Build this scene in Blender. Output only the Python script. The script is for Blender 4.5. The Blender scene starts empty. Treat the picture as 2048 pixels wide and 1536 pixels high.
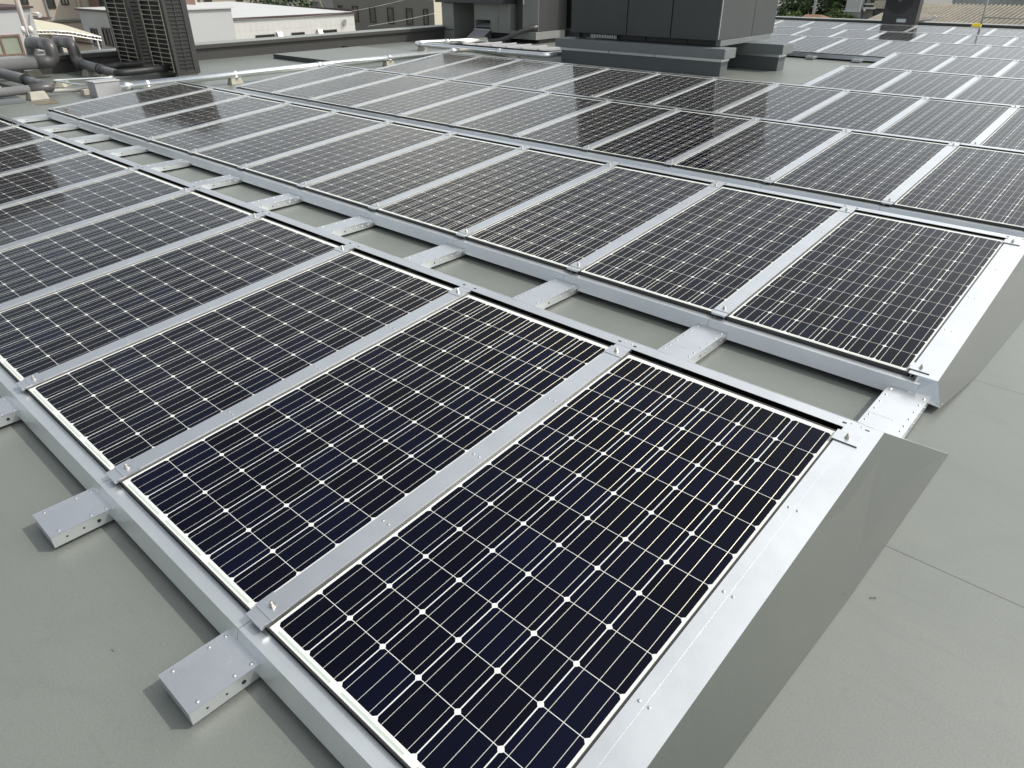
import bpy, math, random
from math import radians, sin, cos, pi, sqrt, atan2
from mathutils import Vector, Matrix

sc = bpy.context.scene
COL = sc.collection
random.seed(7)

# ------------------------------------------------------------------ camera, sky, sun, exposure
cd = bpy.data.cameras.new("camera")
cam = bpy.data.objects.new("camera", cd)
COL.objects.link(cam)
cam.location = (1.5351, -0.6144, 1.7338)
cam.rotation_euler = (1.03689, 0.004446, 0.732238)
cd.sensor_fit = 'HORIZONTAL'
cd.sensor_width = 36.0
cd.lens = 1402.9 / 2048 * 36.0
cd.clip_start = 0.05
cd.clip_end = 2000
sc.camera = cam

HAZE, HALO = 5.8, 12.0
SUN_EL, SUN_AZ = radians(47), radians(43)          # azimuth counted from +X towards +Y
w = bpy.data.worlds.new("World")
sc.world = w
w.use_nodes = True
nt = w.node_tree
bg = nt.nodes["Background"]
sky = nt.nodes.new("ShaderNodeTexSky")
sky.sky_type = 'NISHITA'
sky.sun_disc = False
sky.sun_elevation = SUN_EL
sky.sun_rotation = pi / 2 - SUN_AZ
sky.air_density = 1.0
sky.dust_density = 3.0
sky.ozone_density = 1.0
# bright milky haze and thin cloud: strongest near the horizon and round the sun
_g = nt.nodes.new("ShaderNodeTexCoord")
_sep = nt.nodes.new("ShaderNodeSeparateXYZ")
nt.links.new(_g.outputs["Generated"], _sep.inputs[0])
def _m(op, x, y=None, clamp=False):
    q = nt.nodes.new("ShaderNodeMath"); q.operation = op; q.use_clamp = clamp
    for i, v in enumerate((x, y)):
        if v is None: continue
        if isinstance(v, (int, float)): q.inputs[i].default_value = v
        else: nt.links.new(v, q.inputs[i])
    return q.outputs[0]
_cl = nt.nodes.new("ShaderNodeTexNoise")
_cl.inputs["Scale"].default_value = 2.2; _cl.inputs["Detail"].default_value = 7; _cl.inputs["Roughness"].default_value = 0.55
_map = nt.nodes.new("ShaderNodeMapping"); _map.inputs["Scale"].default_value = (1, 1, 2.2); _map.inputs["Location"].default_value = (3.1, 0.7, 0.4)
nt.links.new(_g.outputs["Generated"], _map.inputs[0]); nt.links.new(_map.outputs[0], _cl.inputs["Vector"])
_cm = nt.nodes.new("ShaderNodeMapRange"); _cm.inputs[1].default_value = .38; _cm.inputs[2].default_value = .66; _cm.inputs[3].default_value = .55; _cm.inputs[4].default_value = 1.25
nt.links.new(_cl.outputs[0], _cm.inputs[0])
_low = _m('POWER', _m('SUBTRACT', 1.0, _m('ABSOLUTE', _sep.outputs["Z"])), 0.8, True)
_dot = nt.nodes.new("ShaderNodeVectorMath"); _dot.operation = 'DOT_PRODUCT'
_dot.inputs[1].default_value = (cos(SUN_EL) * cos(SUN_AZ), cos(SUN_EL) * sin(SUN_AZ), sin(SUN_EL))
nt.links.new(_g.outputs["Generated"], _dot.inputs[0])
_halo = _m('POWER', _m('MAXIMUM', _dot.outputs["Value"], 0.0), 2.5)
_fac = _m('ADD', _m('MULTIPLY', _m('MULTIPLY', _low, _cm.outputs[0]), HAZE), _m('MULTIPLY', _halo, HALO))
_sc = nt.nodes.new("ShaderNodeVectorMath"); _sc.operation = 'SCALE'; _sc.inputs[0].default_value = (1.0, 1.01, 0.96)
nt.links.new(_fac, _sc.inputs["Scale"])
_add = nt.nodes.new("ShaderNodeVectorMath"); _add.operation = 'ADD'
_sk = nt.nodes.new("ShaderNodeVectorMath"); _sk.operation = 'SCALE'; _sk.inputs["Scale"].default_value = 0.5
nt.links.new(sky.outputs[0], _sk.inputs[0]); nt.links.new(_sk.outputs[0], _add.inputs[0]); nt.links.new(_sc.outputs[0], _add.inputs[1])
nt.links.new(_add.outputs[0], bg.inputs[0])
bg.inputs[1].default_value = 0.12

sd = bpy.data.lights.new("sun", 'SUN')
sun = bpy.data.objects.new("sun", sd)
COL.objects.link(sun)
sd.energy = 2.6
sd.angle = radians(1.2)
sd.color = (1.0, 0.96, 0.90)
sv = Vector((cos(SUN_EL) * cos(SUN_AZ), cos(SUN_EL) * sin(SUN_AZ), sin(SUN_EL)))
sun.rotation_euler = sv.to_track_quat('Z', 'Y').to_euler()
sun.location = sv * 60

sc.view_settings.view_transform = 'Standard'
sc.view_settings.look = 'None'
sc.view_settings.exposure = 0.18
sc.view_settings.gamma = 1.0
sc.cycles.use_denoising = True
sc.cycles.max_bounces = 6
sc.cycles.glossy_bounces = 4

# ------------------------------------------------------------------ materials
def newmat(name):
    m = bpy.data.materials.new(name)
    m.use_nodes = True
    n = m.node_tree
    return m, n, n.nodes["Principled BSDF"]

def N(n, t, **kw):
    x = n.nodes.new(t)
    for k, v in kw.items():
        setattr(x, k, v)
    return x

def mat(name, col, rough=0.5, metal=0.0, var=0.12, scale=6.0, bump=0.0, bscale=60.0, rvar=0.0, fine=0.0, spec=0.5):
    """plain surface with two scales of uneven colour, uneven gloss and a little grain"""
    m, n, b = newmat(name)
    b.inputs["Metallic"].default_value = metal
    b.inputs["Roughness"].default_value = rough
    b.inputs["Specular IOR Level"].default_value = spec
    tc = N(n, "ShaderNodeTexCoord")
    nz = N(n, "ShaderNodeTexNoise")
    nz.inputs["Scale"].default_value = scale
    nz.inputs["Detail"].default_value = 6
    nz.inputs["Roughness"].default_value = 0.65
    n.links.new(tc.outputs["Object"], nz.inputs["Vector"])
    mr = N(n, "ShaderNodeMapRange")
    mr.inputs[1].default_value = 0.25
    mr.inputs[2].default_value = 0.75
    mr.inputs[3].default_value = 1 - var
    mr.inputs[4].default_value = 1 + var
    n.links.new(nz.outputs[0], mr.inputs[0])
    val = mr.outputs[0]
    if fine:
        nf = N(n, "ShaderNodeTexNoise")
        nf.inputs["Scale"].default_value = 220
        nf.inputs["Detail"].default_value = 3
        n.links.new(tc.outputs["Object"], nf.inputs["Vector"])
        mf = N(n, "ShaderNodeMapRange")
        mf.inputs[1].default_value = 0.3
        mf.inputs[2].default_value = 1.0
        mf.inputs[3].default_value = 1 - fine
        mf.inputs[4].default_value = 1 + fine
        n.links.new(nf.outputs[0], mf.inputs[0])
        mm = N(n, "ShaderNodeMath", operation='MULTIPLY')
        n.links.new(val, mm.inputs[0])
        n.links.new(mf.outputs[0], mm.inputs[1])
        val = mm.outputs[0]
    vm = N(n, "ShaderNodeVectorMath", operation='SCALE')
    vm.inputs[0].default_value = col
    n.links.new(val, vm.inputs["Scale"])
    n.links.new(vm.outputs[0], b.inputs["Base Color"])
    if rvar:
        m2 = N(n, "ShaderNodeMapRange")
        m2.inputs[1].default_value = 0.3
        m2.inputs[2].default_value = 1.0
        m2.inputs[3].default_value = rough - rvar
        m2.inputs[4].default_value = rough + rvar
        n.links.new(nz.outputs[0], m2.inputs[0])
        n.links.new(m2.outputs[0], b.inputs["Roughness"])
    if bump:
        nb = N(n, "ShaderNodeTexNoise")
        nb.inputs["Scale"].default_value = bscale
        nb.inputs["Detail"].default_value = 4
        n.links.new(tc.outputs["Object"], nb.inputs["Vector"])
        bp = N(n, "ShaderNodeBump")
        bp.inputs["Strength"].default_value = bump
        bp.inputs["Distance"].default_value = 0.01
        n.links.new(nb.outputs[0], bp.inputs["Height"])
        n.links.new(bp.outputs[0], b.inputs["Normal"])
    return m

M = {}
M['galv'] = mat("galvanised_steel", (0.71, 0.725, 0.735), 0.33, 0.92, 0.07, 4, 0.12, 5, 0.07, 0.03)
M['coated'] = mat("coated_steel", (0.64, 0.67, 0.68), 0.36, 0.75, 0.07, 3, 0.15, 4, 0.06, 0.05)
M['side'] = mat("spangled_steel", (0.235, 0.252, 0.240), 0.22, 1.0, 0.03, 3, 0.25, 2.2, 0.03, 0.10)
M['screw'] = mat("screw_steel", (0.55, 0.55, 0.55), 0.3, 1.0, 0.1)
M['bolt'] = mat("bolt_steel", (0.6, 0.58, 0.54), 0.28, 1.0, 0.1)
M['hole'] = mat("dark_hole", (0.012, 0.012, 0.012), 0.7)
M['pframe'] = mat("black_anodised_frame", (0.055, 0.053, 0.052), 0.4, 0.4, 0.1)
M['concrete'] = mat("concrete_block", (0.38, 0.36, 0.305), 0.9, 0, 0.18, 9, 0.4, 60, 0, 0.08)
M['lagging'] = mat("grey_lagging", (0.135, 0.137, 0.14), 0.42, 0, 0.12, 5, 0.15, 20, 0.1)
M['lagdark'] = mat("dark_elbow", (0.075, 0.073, 0.072), 0.4, 0, 0.15, 8, 0.1, 30, 0.1)
M['rubber'] = mat("black_foam", (0.015, 0.017, 0.017), 0.5)
M['conduit'] = mat("zinc_conduit", (0.84, 0.86, 0.85), 0.26, 0.95, 0.06, 6)
M['flex'] = mat("grey_flexible_conduit", (0.33, 0.32, 0.29), 0.6, 0, 0.1)
M['greybox'] = mat("grey_sheet_box", (0.42, 0.42, 0.43), 0.45, 0.3, 0.06, 4)
M['acdark'] = mat("charcoal_panel", (0.036, 0.041, 0.042), 0.42, 0.0, 0.10, 1.2, 0.02, 8, 0.05)
M['acgap'] = mat("black_gap", (0.006, 0.006, 0.006), 0.8)
M['acframe'] = mat("charcoal_frame", (0.03, 0.032, 0.032), 0.5)
M['plinth'] = mat("grey_plinth_coating", (0.082, 0.093, 0.096), 0.6, 0, 0.08, 2.5, 0.1, 50)
M['plinthcap'] = mat("grey_plinth_cap", (0.13, 0.145, 0.148), 0.55, 0, 0.08, 2.5, 0.08, 50)
M['silver'] = mat("aluminium_flashing", (0.62, 0.64, 0.63), 0.35, 0.8, 0.06)
M['venting'] = mat("grey_duct_steel", (0.215, 0.225, 0.21), 0.5, 0.1, 0.15, 1.6, 0.05, 12, 0.08)
M['parapet'] = mat("charcoal_parapet", (0.045, 0.044, 0.042), 0.6, 0, 0.12, 2, 0.1, 40)
M['coping'] = mat("parapet_coping", (0.26, 0.275, 0.26), 0.5, 0.2, 0.1, 2)
M['guard'] = mat("beige_wire", (0.36, 0.34, 0.26), 0.5, 0, 0.1)
M['fin'] = mat("coil_fins", (0.035, 0.038, 0.034), 0.6, 0.3, 0.2, 3)
M['condenser'] = mat("brown_grey_casing", (0.034, 0.033, 0.032), 0.5, 0, 0.12, 2)
M['slab'] = mat("dark_slab_edge", (0.05, 0.052, 0.055), 0.6)
M['whitewall'] = mat("white_siding", (0.44, 0.445, 0.445), 0.7, 0, 0.04, 0.8)
M['creampanel'] = mat("pale_wall_panel", (0.53, 0.525, 0.50), 0.7, 0, 0.04, 0.8)
M['whiteroof'] = mat("white_roof_sheet", (0.50, 0.51, 0.50), 0.5, 0, 0.06, 0.6)
M['redtrim'] = mat("dark_red_trim", (0.06, 0.032, 0.032), 0.6)
M['darkwall'] = mat("dark_grey_wall", (0.19, 0.185, 0.165), 0.85, 0, 0.06, 0.8)
M['beigewall'] = mat("beige_render", (0.42, 0.37, 0.31), 0.9, 0, 0.07, 0.7)
M['creamwall'] = mat("cream_wall", (0.52, 0.48, 0.38), 0.85, 0, 0.06, 0.8)
M['tanwall'] = mat("tan_wall", (0.33, 0.28, 0.23), 0.85, 0, 0.1, 0.8)
M['orangewall'] = mat("orange_wall", (0.45, 0.22, 0.10), 0.85, 0, 0.08, 0.8)
M['brownroof'] = mat("brown_tiles", (0.20, 0.11, 0.06), 0.8, 0, 0.2, 5)
M['greywall'] = mat("grey_wall", (0.36, 0.37, 0.36), 0.8, 0, 0.07, 0.8)
M['winframe'] = mat("dark_window_frame", (0.03, 0.025, 0.022), 0.5)
M['brownframe'] = mat("brown_window_frame", (0.20, 0.13, 0.10), 0.5)
M['glass'] = mat("window_glass", (0.05, 0.055, 0.05), 0.08, 0, 0.3, 1.0)
M['paleglass'] = mat("frosted_window_glass", (0.30, 0.33, 0.26), 0.25, 0, 0.15, 2.0)
M['curtain'] = mat("curtained_glass", (0.085, 0.085, 0.065), 0.15, 0, 0.6, 2.2)
M['canopy'] = mat("cream_canopy_sheet", (0.50, 0.47, 0.36), 0.5, 0, 0.05)
M['steelgrey'] = mat("grey_painted_steel", (0.34, 0.35, 0.33), 0.5, 0.2, 0.08)
M['steeldark'] = mat("dark_painted_steel", (0.09, 0.085, 0.085), 0.5, 0.1, 0.1)
M['polecon'] = mat("utility_pole_concrete", (0.36, 0.31, 0.285), 0.85, 0, 0.08)
M['ceramic'] = mat("white_ceramic", (0.75, 0.74, 0.70), 0.25)
M['yellow'] = mat("yellow_cloth", (0.80, 0.62, 0.05), 0.7)
M['bark'] = mat("bark", (0.10, 0.075, 0.05), 0.9, 0, 0.3, 6)
M['leafdark'] = mat("leaf_dark", (0.026, 0.050, 0.016), 0.6, 0, 0.5, 0.9)
M['leafmid'] = mat("leaf_mid", (0.065, 0.115, 0.030), 0.6, 0, 0.5, 0.9)
M['leaflight'] = mat("leaf_light", (0.11, 0.16, 0.035), 0.6, 0, 0.4, 0.9)
M['plate'] = mat("pale_plate", (0.38, 0.42, 0.44), 0.4)

# roof membrane: grey-green sheet, faint lap seams, dust and water marks
def roof_material():
    m, n, b = newmat("roof_membrane")
    tc = N(n, "ShaderNodeTexCoord")
    a = N(n, "ShaderNodeTexNoise"); a.inputs["Scale"].default_value = 0.55; a.inputs["Detail"].default_value = 7; a.inputs["Roughness"].default_value = 0.6
    c = N(n, "ShaderNodeTexNoise"); c.inputs["Scale"].default_value = 140; c.inputs["Detail"].default_value = 4
    s = N(n, "ShaderNodeTexNoise"); s.inputs["Scale"].default_value = 14; s.inputs["Detail"].default_value = 6; s.inputs["Roughness"].default_value = 0.75
    for q in (a, c, s):
        n.links.new(tc.outputs["Object"], q.inputs["Vector"])
    def rng(src, lo, hi, o1, o2):
        r = N(n, "ShaderNodeMapRange")
        r.inputs[1].default_value = lo; r.inputs[2].default_value = hi
        r.inputs[3].default_value = o1; r.inputs[4].default_value = o2
        n.links.new(src, r.inputs[0])
        return r.outputs[0]
    def mul(x, y):
        q = N(n, "ShaderNodeMath", operation='MULTIPLY')
        n.links.new(x, q.inputs[0]); n.links.new(y, q.inputs[1])
        return q.outputs[0]
    v = mul(mul(rng(a.outputs[0], .3, .7, .93, 1.07), rng(c.outputs[0], .3, .7, .93, 1.07)), rng(s.outputs[0], .58, .75, 1.0, .88))
    # tide marks of dried puddles and dragged scuffs
    t1 = N(n, "ShaderNodeTexNoise"); t1.inputs["Scale"].default_value = 1.1; t1.inputs["Detail"].default_value = 5; t1.inputs["Distortion"].default_value = .6
    n.links.new(tc.outputs["Object"], t1.inputs["Vector"])
    q1 = N(n, "ShaderNodeMath", operation='SUBTRACT'); q1.inputs[1].default_value = .53; n.links.new(t1.outputs[0], q1.inputs[0])
    q2 = N(n, "ShaderNodeMath", operation='ABSOLUTE'); n.links.new(q1.outputs[0], q2.inputs[0])
    v = mul(v, rng(q2.outputs[0], 0.0, .045, .965, 1.0))
    mp = N(n, "ShaderNodeMapping"); mp.inputs["Rotation"].default_value = (0, 0, .6); mp.inputs["Scale"].default_value = (1.2, 22, 1)
    n.links.new(tc.outputs["Object"], mp.inputs[0])
    t2 = N(n, "ShaderNodeTexNoise"); t2.inputs["Scale"].default_value = 1.3; t2.inputs["Detail"].default_value = 4
    n.links.new(mp.outputs[0], t2.inputs["Vector"])
    v = mul(v, rng(t2.outputs[0], .58, .75, 1.0, .95))
    sep = N(n, "ShaderNodeSeparateXYZ")
    n.links.new(tc.outputs["Object"], sep.inputs[0])
    # lap seams every 1.6 m along X
    f = N(n, "ShaderNodeMath", operation='ADD'); f.inputs[1].default_value = -1.772 + 160
    n.links.new(sep.outputs["Y"], f.inputs[0])
    g = N(n, "ShaderNodeMath", operation='MODULO'); g.inputs[1].default_value = 1.6
    n.links.new(f.outputs[0], g.inputs[0])
    h = N(n, "ShaderNodeMath", operation='LESS_THAN'); h.inputs[1].default_value = 0.004
    n.links.new(g.outputs[0], h.inputs[0])
    v = mul(v, rng(h.outputs[0], 0, 1, 1.0, 0.18))
    vm = N(n, "ShaderNodeVectorMath", operation='SCALE')
    vm.inputs[0].default_value = (0.152, 0.164, 0.148)
    n.links.new(v, vm.inputs["Scale"])
    n.links.new(vm.outputs[0], b.inputs["Base Color"])
    b.inputs["Roughness"].default_value = 0.40
    b.inputs["Specular IOR Level"].default_value = 0.6
    bp = N(n, "ShaderNodeBump"); bp.inputs["Strength"].default_value = 0.12; bp.inputs["Distance"].default_value = 0.004
    n.links.new(c.outputs[0], bp.inputs["Height"])
    n.links.new(bp.outputs[0], b.inputs["Normal"])
    return m
M['roof'] = roof_material()

CELL = 0.1585
GX, GY = 6 * CELL, 12 * CELL

def cell_material():
    """mono-crystalline module under glass: chamfered cells, white backing, three busbars a cell"""
    m, n, b = newmat("solar_glass")
    L = n.links.new
    tc = N(n, "ShaderNodeTexCoord")
    sep = N(n, "ShaderNodeSeparateXYZ")
    L(tc.outputs["Object"], sep.inputs[0])
    def mt(op, a, c=None):
        q = N(n, "ShaderNodeMath", operation=op)
        for i, x in enumerate((a, c)):
            if x is None:
                continue
            if isinstance(x, (int, float)):
                q.inputs[i].default_value = x
            else:
                L(x, q.inputs[i])
        return q.outputs[0]
    X, Y = sep.outputs["X"], sep.outputs["Y"]
    ux, uy = mt('DIVIDE', X, CELL), mt('DIVIDE', Y, CELL)
    fx, fy = mt('FRACT', mt('ADD', ux, 10.0)), mt('FRACT', mt('ADD', uy, 10.0))
    dx = mt('MULTIPLY', mt('MINIMUM', fx, mt('SUBTRACT', 1.0, fx)), CELL)
    dy = mt('MULTIPLY', mt('MINIMUM', fy, mt('SUBTRACT', 1.0, fy)), CELL)
    inx = mt('MULTIPLY', mt('GREATER_THAN', X, 0.0), mt('LESS_THAN', X, GX))
    iny = mt('MULTIPLY', mt('GREATER_THAN', Y, 0.0), mt('LESS_THAN', Y, GY))
    cell = mt('MULTIPLY', mt('MULTIPLY', inx, iny),
              mt('MULTIPLY', mt('MULTIPLY', mt('GREATER_THAN', dx, 0.0019), mt('GREATER_THAN', dy, 0.0010)),
                 mt('GREATER_THAN', mt('ADD', dx, dy), 0.0125)))
    fb = mt('FRACT', mt('MULTIPLY', mt('ADD', ux, 10.0), 3.0))
    bus = mt('MULTIPLY', mt('LESS_THAN', mt('ABSOLUTE', mt('SUBTRACT', fb, 0.5)), 0.0165),
             mt('MULTIPLY', mt('MULTIPLY', inx, iny), cell))
    # connector ribbons just visible in the white border
    rib = mt('MULTIPLY', mt('LESS_THAN', mt('ABSOLUTE', mt('ADD', Y, 0.0125)), 0.004),
             mt('LESS_THAN', mt('ABSOLUTE', mt('SUBTRACT', mt('FRACT', mt('DIVIDE', X, 2 * CELL)), 0.5)), 0.42))
    # every cell its own slight tint
    cmb = N(n, "ShaderNodeCombineXYZ")
    L(mt('FLOOR', ux), cmb.inputs[0]); L(mt('FLOOR', uy), cmb.inputs[1])
    oi = N(n, "ShaderNodeObjectInfo")
    L(mt('MULTIPLY', oi.outputs["Random"], 57.0), cmb.inputs[2])
    wn = N(n, "ShaderNodeTexWhiteNoise")
    L(cmb.outputs[0], wn.inputs["Vector"])
    ramp = N(n, "ShaderNodeValToRGB")
    ramp.color_ramp.elements[0].color = (0.0020, 0.0024, 0.0066, 1)
    ramp.color_ramp.elements[1].color = (0.0027, 0.0037, 0.0130, 1)
    e = ramp.color_ramp.elements.new(0.6); e.color = (0.0022, 0.0028, 0.0085, 1)
    L(wn.outputs["Value"], ramp.inputs[0])
    def mix(fac, a, c):
        q = N(n, "ShaderNodeMix", data_type='RGBA')
        L(fac, q.inputs[0])
        for i, x in ((6, a), (7, c)):
            if isinstance(x, tuple):
                q.inputs[i].default_value = x
            else:
                L(x, q.inputs[i])
        return q.outputs[2]
    back = mix(rib, (0.64, 0.655, 0.62, 1), (0.42, 0.48, 0.43, 1))
    colr = mix(cell, back, ramp.outputs[0])
    # dust film
    nz = N(n, "ShaderNodeTexNoise"); nz.inputs["Scale"].default_value = 3.0; nz.inputs["Detail"].default_value = 8; nz.inputs["Roughness"].default_value = .7
    L(tc.outputs["Object"], nz.inputs["Vector"])
    mr = N(n, "ShaderNodeMapRange"); mr.inputs[1].default_value = .35; mr.inputs[2].default_value = .8; mr.inputs[3].default_value = 0.0; mr.inputs[4].default_value = 0.002
    L(nz.outputs[0], mr.inputs[0])
    colr = mix(mr.outputs[0], colr, (0.5, 0.47, 0.42, 1))
    L(colr, b.inputs["Base Color"])
    b.inputs["Roughness"].default_value = 0.6
    b.inputs["Specular IOR Level"].default_value = 0.0
    gl = N(n, "ShaderNodeBsdfGlossy"); gl.inputs["Color"].default_value = (1, 1, 1, 1)
    rr = N(n, "ShaderNodeMapRange"); rr.inputs[1].default_value = .3; rr.inputs[2].default_value = .7; rr.inputs[3].default_value = .06; rr.inputs[4].default_value = .12
    L(nz.outputs[0], rr.inputs[0]); L(rr.outputs[0], gl.inputs["Roughness"])
    lw = N(n, "ShaderNodeLayerWeight"); lw.inputs["Blend"].default_value = 0.5
    fr = mt('ADD', mt('MULTIPLY', mt('POWER', lw.outputs["Facing"], 5.0), 0.80), 0.007)
    cg = N(n, "ShaderNodeMixShader")
    L(fr, cg.inputs[0]); L(b.outputs[0], cg.inputs[1]); L(gl.outputs[0], cg.inputs[2])
    # tinned ribbons: part plain bright solder, part brushed metal that scatters light across its length
    m1 = N(n, "ShaderNodeBsdfPrincipled")
    m1.inputs["Base Color"].default_value = (0.56, 0.565, 0.55, 1)
    m1.inputs["Roughness"].default_value = 0.35
    m2 = N(n, "ShaderNodeBsdfPrincipled")
    m2.inputs["Base Color"].default_value = (0.92, 0.85, 0.63, 1)  # warm tint puts the yellow of the sun glint into the metal
    m2.inputs["Metallic"].default_value = 1.0
    m2.inputs["Roughness"].default_value = 0.46
    m2.inputs["Anisotropic"].default_value = 1.0
    vt = N(n, "ShaderNodeVectorTransform", vector_type='VECTOR', convert_from='OBJECT', convert_to='WORLD')
    vt.inputs[0].default_value = (1, 0, 0)
    L(vt.outputs[0], m2.inputs["Tangent"])
    # normal tilted along their length only to steer the sun glint
    vn = N(n, "ShaderNodeVectorTransform", vector_type='VECTOR', convert_from='OBJECT', convert_to='WORLD')
    vn.inputs[0].default_value = (0, -sin(radians(6)), cos(radians(6)))
    L(vn.outputs[0], m2.inputs["Normal"])
    mb = N(n, "ShaderNodeMixShader"); mb.inputs[0].default_value = 0.45
    L(m1.outputs[0], mb.inputs[1]); L(m2.outputs[0], mb.inputs[2])
    ms = N(n, "ShaderNodeMixShader")
    L(bus, ms.inputs[0]); L(cg.outputs[0], ms.inputs[1]); L(mb.outputs[0], ms.inputs[2])
    L(ms.outputs[0], n.nodes["Material Output"].inputs["Surface"])
    return m
M['cells'] = cell_material()

# ------------------------------------------------------------------ mesh helpers
class MB:
    def __init__(s):
        s.v, s.f, s.m, s.mats = [], [], [], []
    def mi(s, m):
        if m not in s.mats:
            s.mats.append(m)
        return s.mats.index(m)
    def poly(s, pts, m):
        i = len(s.v)
        s.v += [tuple(p) for p in pts]
        s.f.append(tuple(range(i, i + len(pts)))); s.m.append(s.mi(m))
    def box(s, a, b, m, top=None):
        (x0, y0, z0), (x1, y1, z1) = a, b
        i = len(s.v)
        s.v += [(x0, y0, z0), (x1, y0, z0), (x1, y1, z0), (x0, y1, z0), (x0, y0, z1), (x1, y0, z1), (x1, y1, z1), (x0, y1, z1)]
        k = s.mi(m)
        for q in ((3, 2, 1, 0), (4, 5, 6, 7), (0, 1, 5, 4), (1, 2, 6, 5), (2, 3, 7, 6), (3, 0, 4, 7)):
            s.f.append(tuple(i + j for j in q)); s.m.append(k)
        if top is not None:
            s.m[-5] = s.mi(top)
        return s
    def hexa(s, p8, m):
        i = len(s.v); s.v += [tuple(p) for p in p8]; k = s.mi(m)
        for q in ((3, 2, 1, 0), (4, 5, 6, 7), (0, 1, 5, 4), (1, 2, 6, 5), (2, 3, 7, 6), (3, 0, 4, 7)):
            s.f.append(tuple(i + j for j in q)); s.m.append(k)
    def extrude(s, prof, x0, x1, m):
        """closed profile in (y,z), counter-clockwise seen from +X, pushed along X"""
        i = len(s.v); n = len(prof); k = s.mi(m)
        s.v += [(x0, y, z) for y, z in prof] + [(x1, y, z) for y, z in prof]
        for a in range(n):
            c = (a + 1) % n
            s.f.append((i + a, i + n + a, i + n + c, i + c)[::-1]); s.m.append(k)
        s.f.append(tuple(i + a for a in range(n))[::-1]); s.m.append(k)
        s.f.append(tuple(i + n + a for a in range(n))); s.m.append(k)
    def tube(s, pts, r, m, n=14, caps=True):
        pts = [Vector(p) for p in pts]; k = s.mi(m)
        rr = r if isinstance(r, (list, tuple)) else [r] * len(pts)
        base = len(s.v); up = None
        for a, p in enumerate(pts):
            if a == 0: d = pts[1] - p
            elif a == len(pts) - 1: d = p - pts[a - 1]
            else: d = (pts[a + 1] - p).normalized() + (p - pts[a - 1]).normalized()
            d.normalize()
            if up is None:
                up = Vector((0, 0, 1)) if abs(d.z) < .9 else Vector((1, 0, 0))
            u = d.cross(up).normalized(); v = u.cross(d).normalized(); up = v
            for j in range(n):
                t = 2 * pi * j / n
                s.v.append(tuple(p + (u * cos(t) + v * sin(t)) * rr[a]))
        for a in range(len(pts) - 1):
            for j in range(n):
                c = (j + 1) % n
                s.f.append((base + a * n + j, base + a * n + c, base + (a + 1) * n + c, base + (a + 1) * n + j)); s.m.append(k)
        if caps:
            s.f.append(tuple(base + j for j in range(n))[::-1]); s.m.append(k)
            e = base + (len(pts) - 1) * n
            s.f.append(tuple(e + j for j in range(n))); s.m.append(k)
    def disc(s, c, nrm, r, m, h=0.003, n=10):
        c, nrm = Vector(c), Vector(nrm).normalized()
        s.tube([c, c + nrm * h * .6, c + nrm * h], [r, r * .85, r * .45], m, n)
    def build(s, name, parent=None, smooth=False, bevel=0.0):
        me = bpy.data.meshes.new(name)
        me.from_pydata(s.v, [], s.f)
        for q in s.mats:
            me.materials.append(q)
        me.polygons.foreach_set("material_index", s.m)
        if smooth:
            me.polygons.foreach_set("use_smooth", [len(f) == 4 for f in s.f])
        me.update()
        o = bpy.data.objects.new(name, me)
        COL.objects.link(o)
        if parent is not None:
            o.parent = parent
        if bevel:
            bv = o.modifiers.new("bevel", 'BEVEL')
            bv.width = bevel; bv.segments = 2; bv.limit_method = 'ANGLE'; bv.angle_limit = radians(40)
        return o

def tag(o, label, cat, group=None):
    o["label"] = label; o["category"] = cat
    if group: o["group"] = group
    return o

def thing(name, loc, label, cat, group=None, rot=(0, 0, 0)):
    o = bpy.data.objects.new(name, None)
    o.empty_display_size = 0.2
    COL.objects.link(o)
    o.location = loc; o.rotation_euler = rot
    return tag(o, label, cat, group)

def struct(o):
    o["kind"] = "structure"
    return o

def copy_tree(o, parent=None):
    c = o.copy(); COL.objects.link(c)
    if parent is not None: c.parent = parent
    for ch in o.children: copy_tree(ch, c)
    return c

def bend(pts, r=0.1, k=5):
    """polyline with rounded corners"""
    P = [Vector(p) for p in pts]; out = [P[0]]
    for a in range(1, len(P) - 1):
        d0, d1 = (P[a - 1] - P[a]), (P[a + 1] - P[a])
        q = min(r, d0.length * .49, d1.length * .49)
        A, B = P[a] + d0.normalized() * q, P[a] + d1.normalized() * q
        for j in range(k + 1):
            t = j / k
            out.append(A.lerp(P[a], t).lerp(P[a].lerp(B, t), t))
    out.append(P[-1])
    return out

# ------------------------------------------------------------------ setting: roof, ground
RZ = -0.135                                   # roof membrane level
g = MB(); g.poly([(-900, -900, -8.2), (900, -900, -8.2), (900, 900, -8.2), (-900, 900, -8.2)], mat("town_ground", (0.16, 0.155, 0.14), 0.9, 0, 0.3, 0.05))
struct(g.build("ground"))
g = MB(); g.poly([(-16.75, -14, RZ), (14, -14, RZ), (14, 27.4, RZ), (-16.75, 27.4, RZ)], M['roof'])
struct(g.build("roof_surface"))
b = MB(); b.box((-16.9, -14.2, -8.2), (14.2, 27.6, RZ - .02), M['parapet'])
tag(b.build("building_block"), "grey building whose flat roof carries the solar panels", "building")

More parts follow.
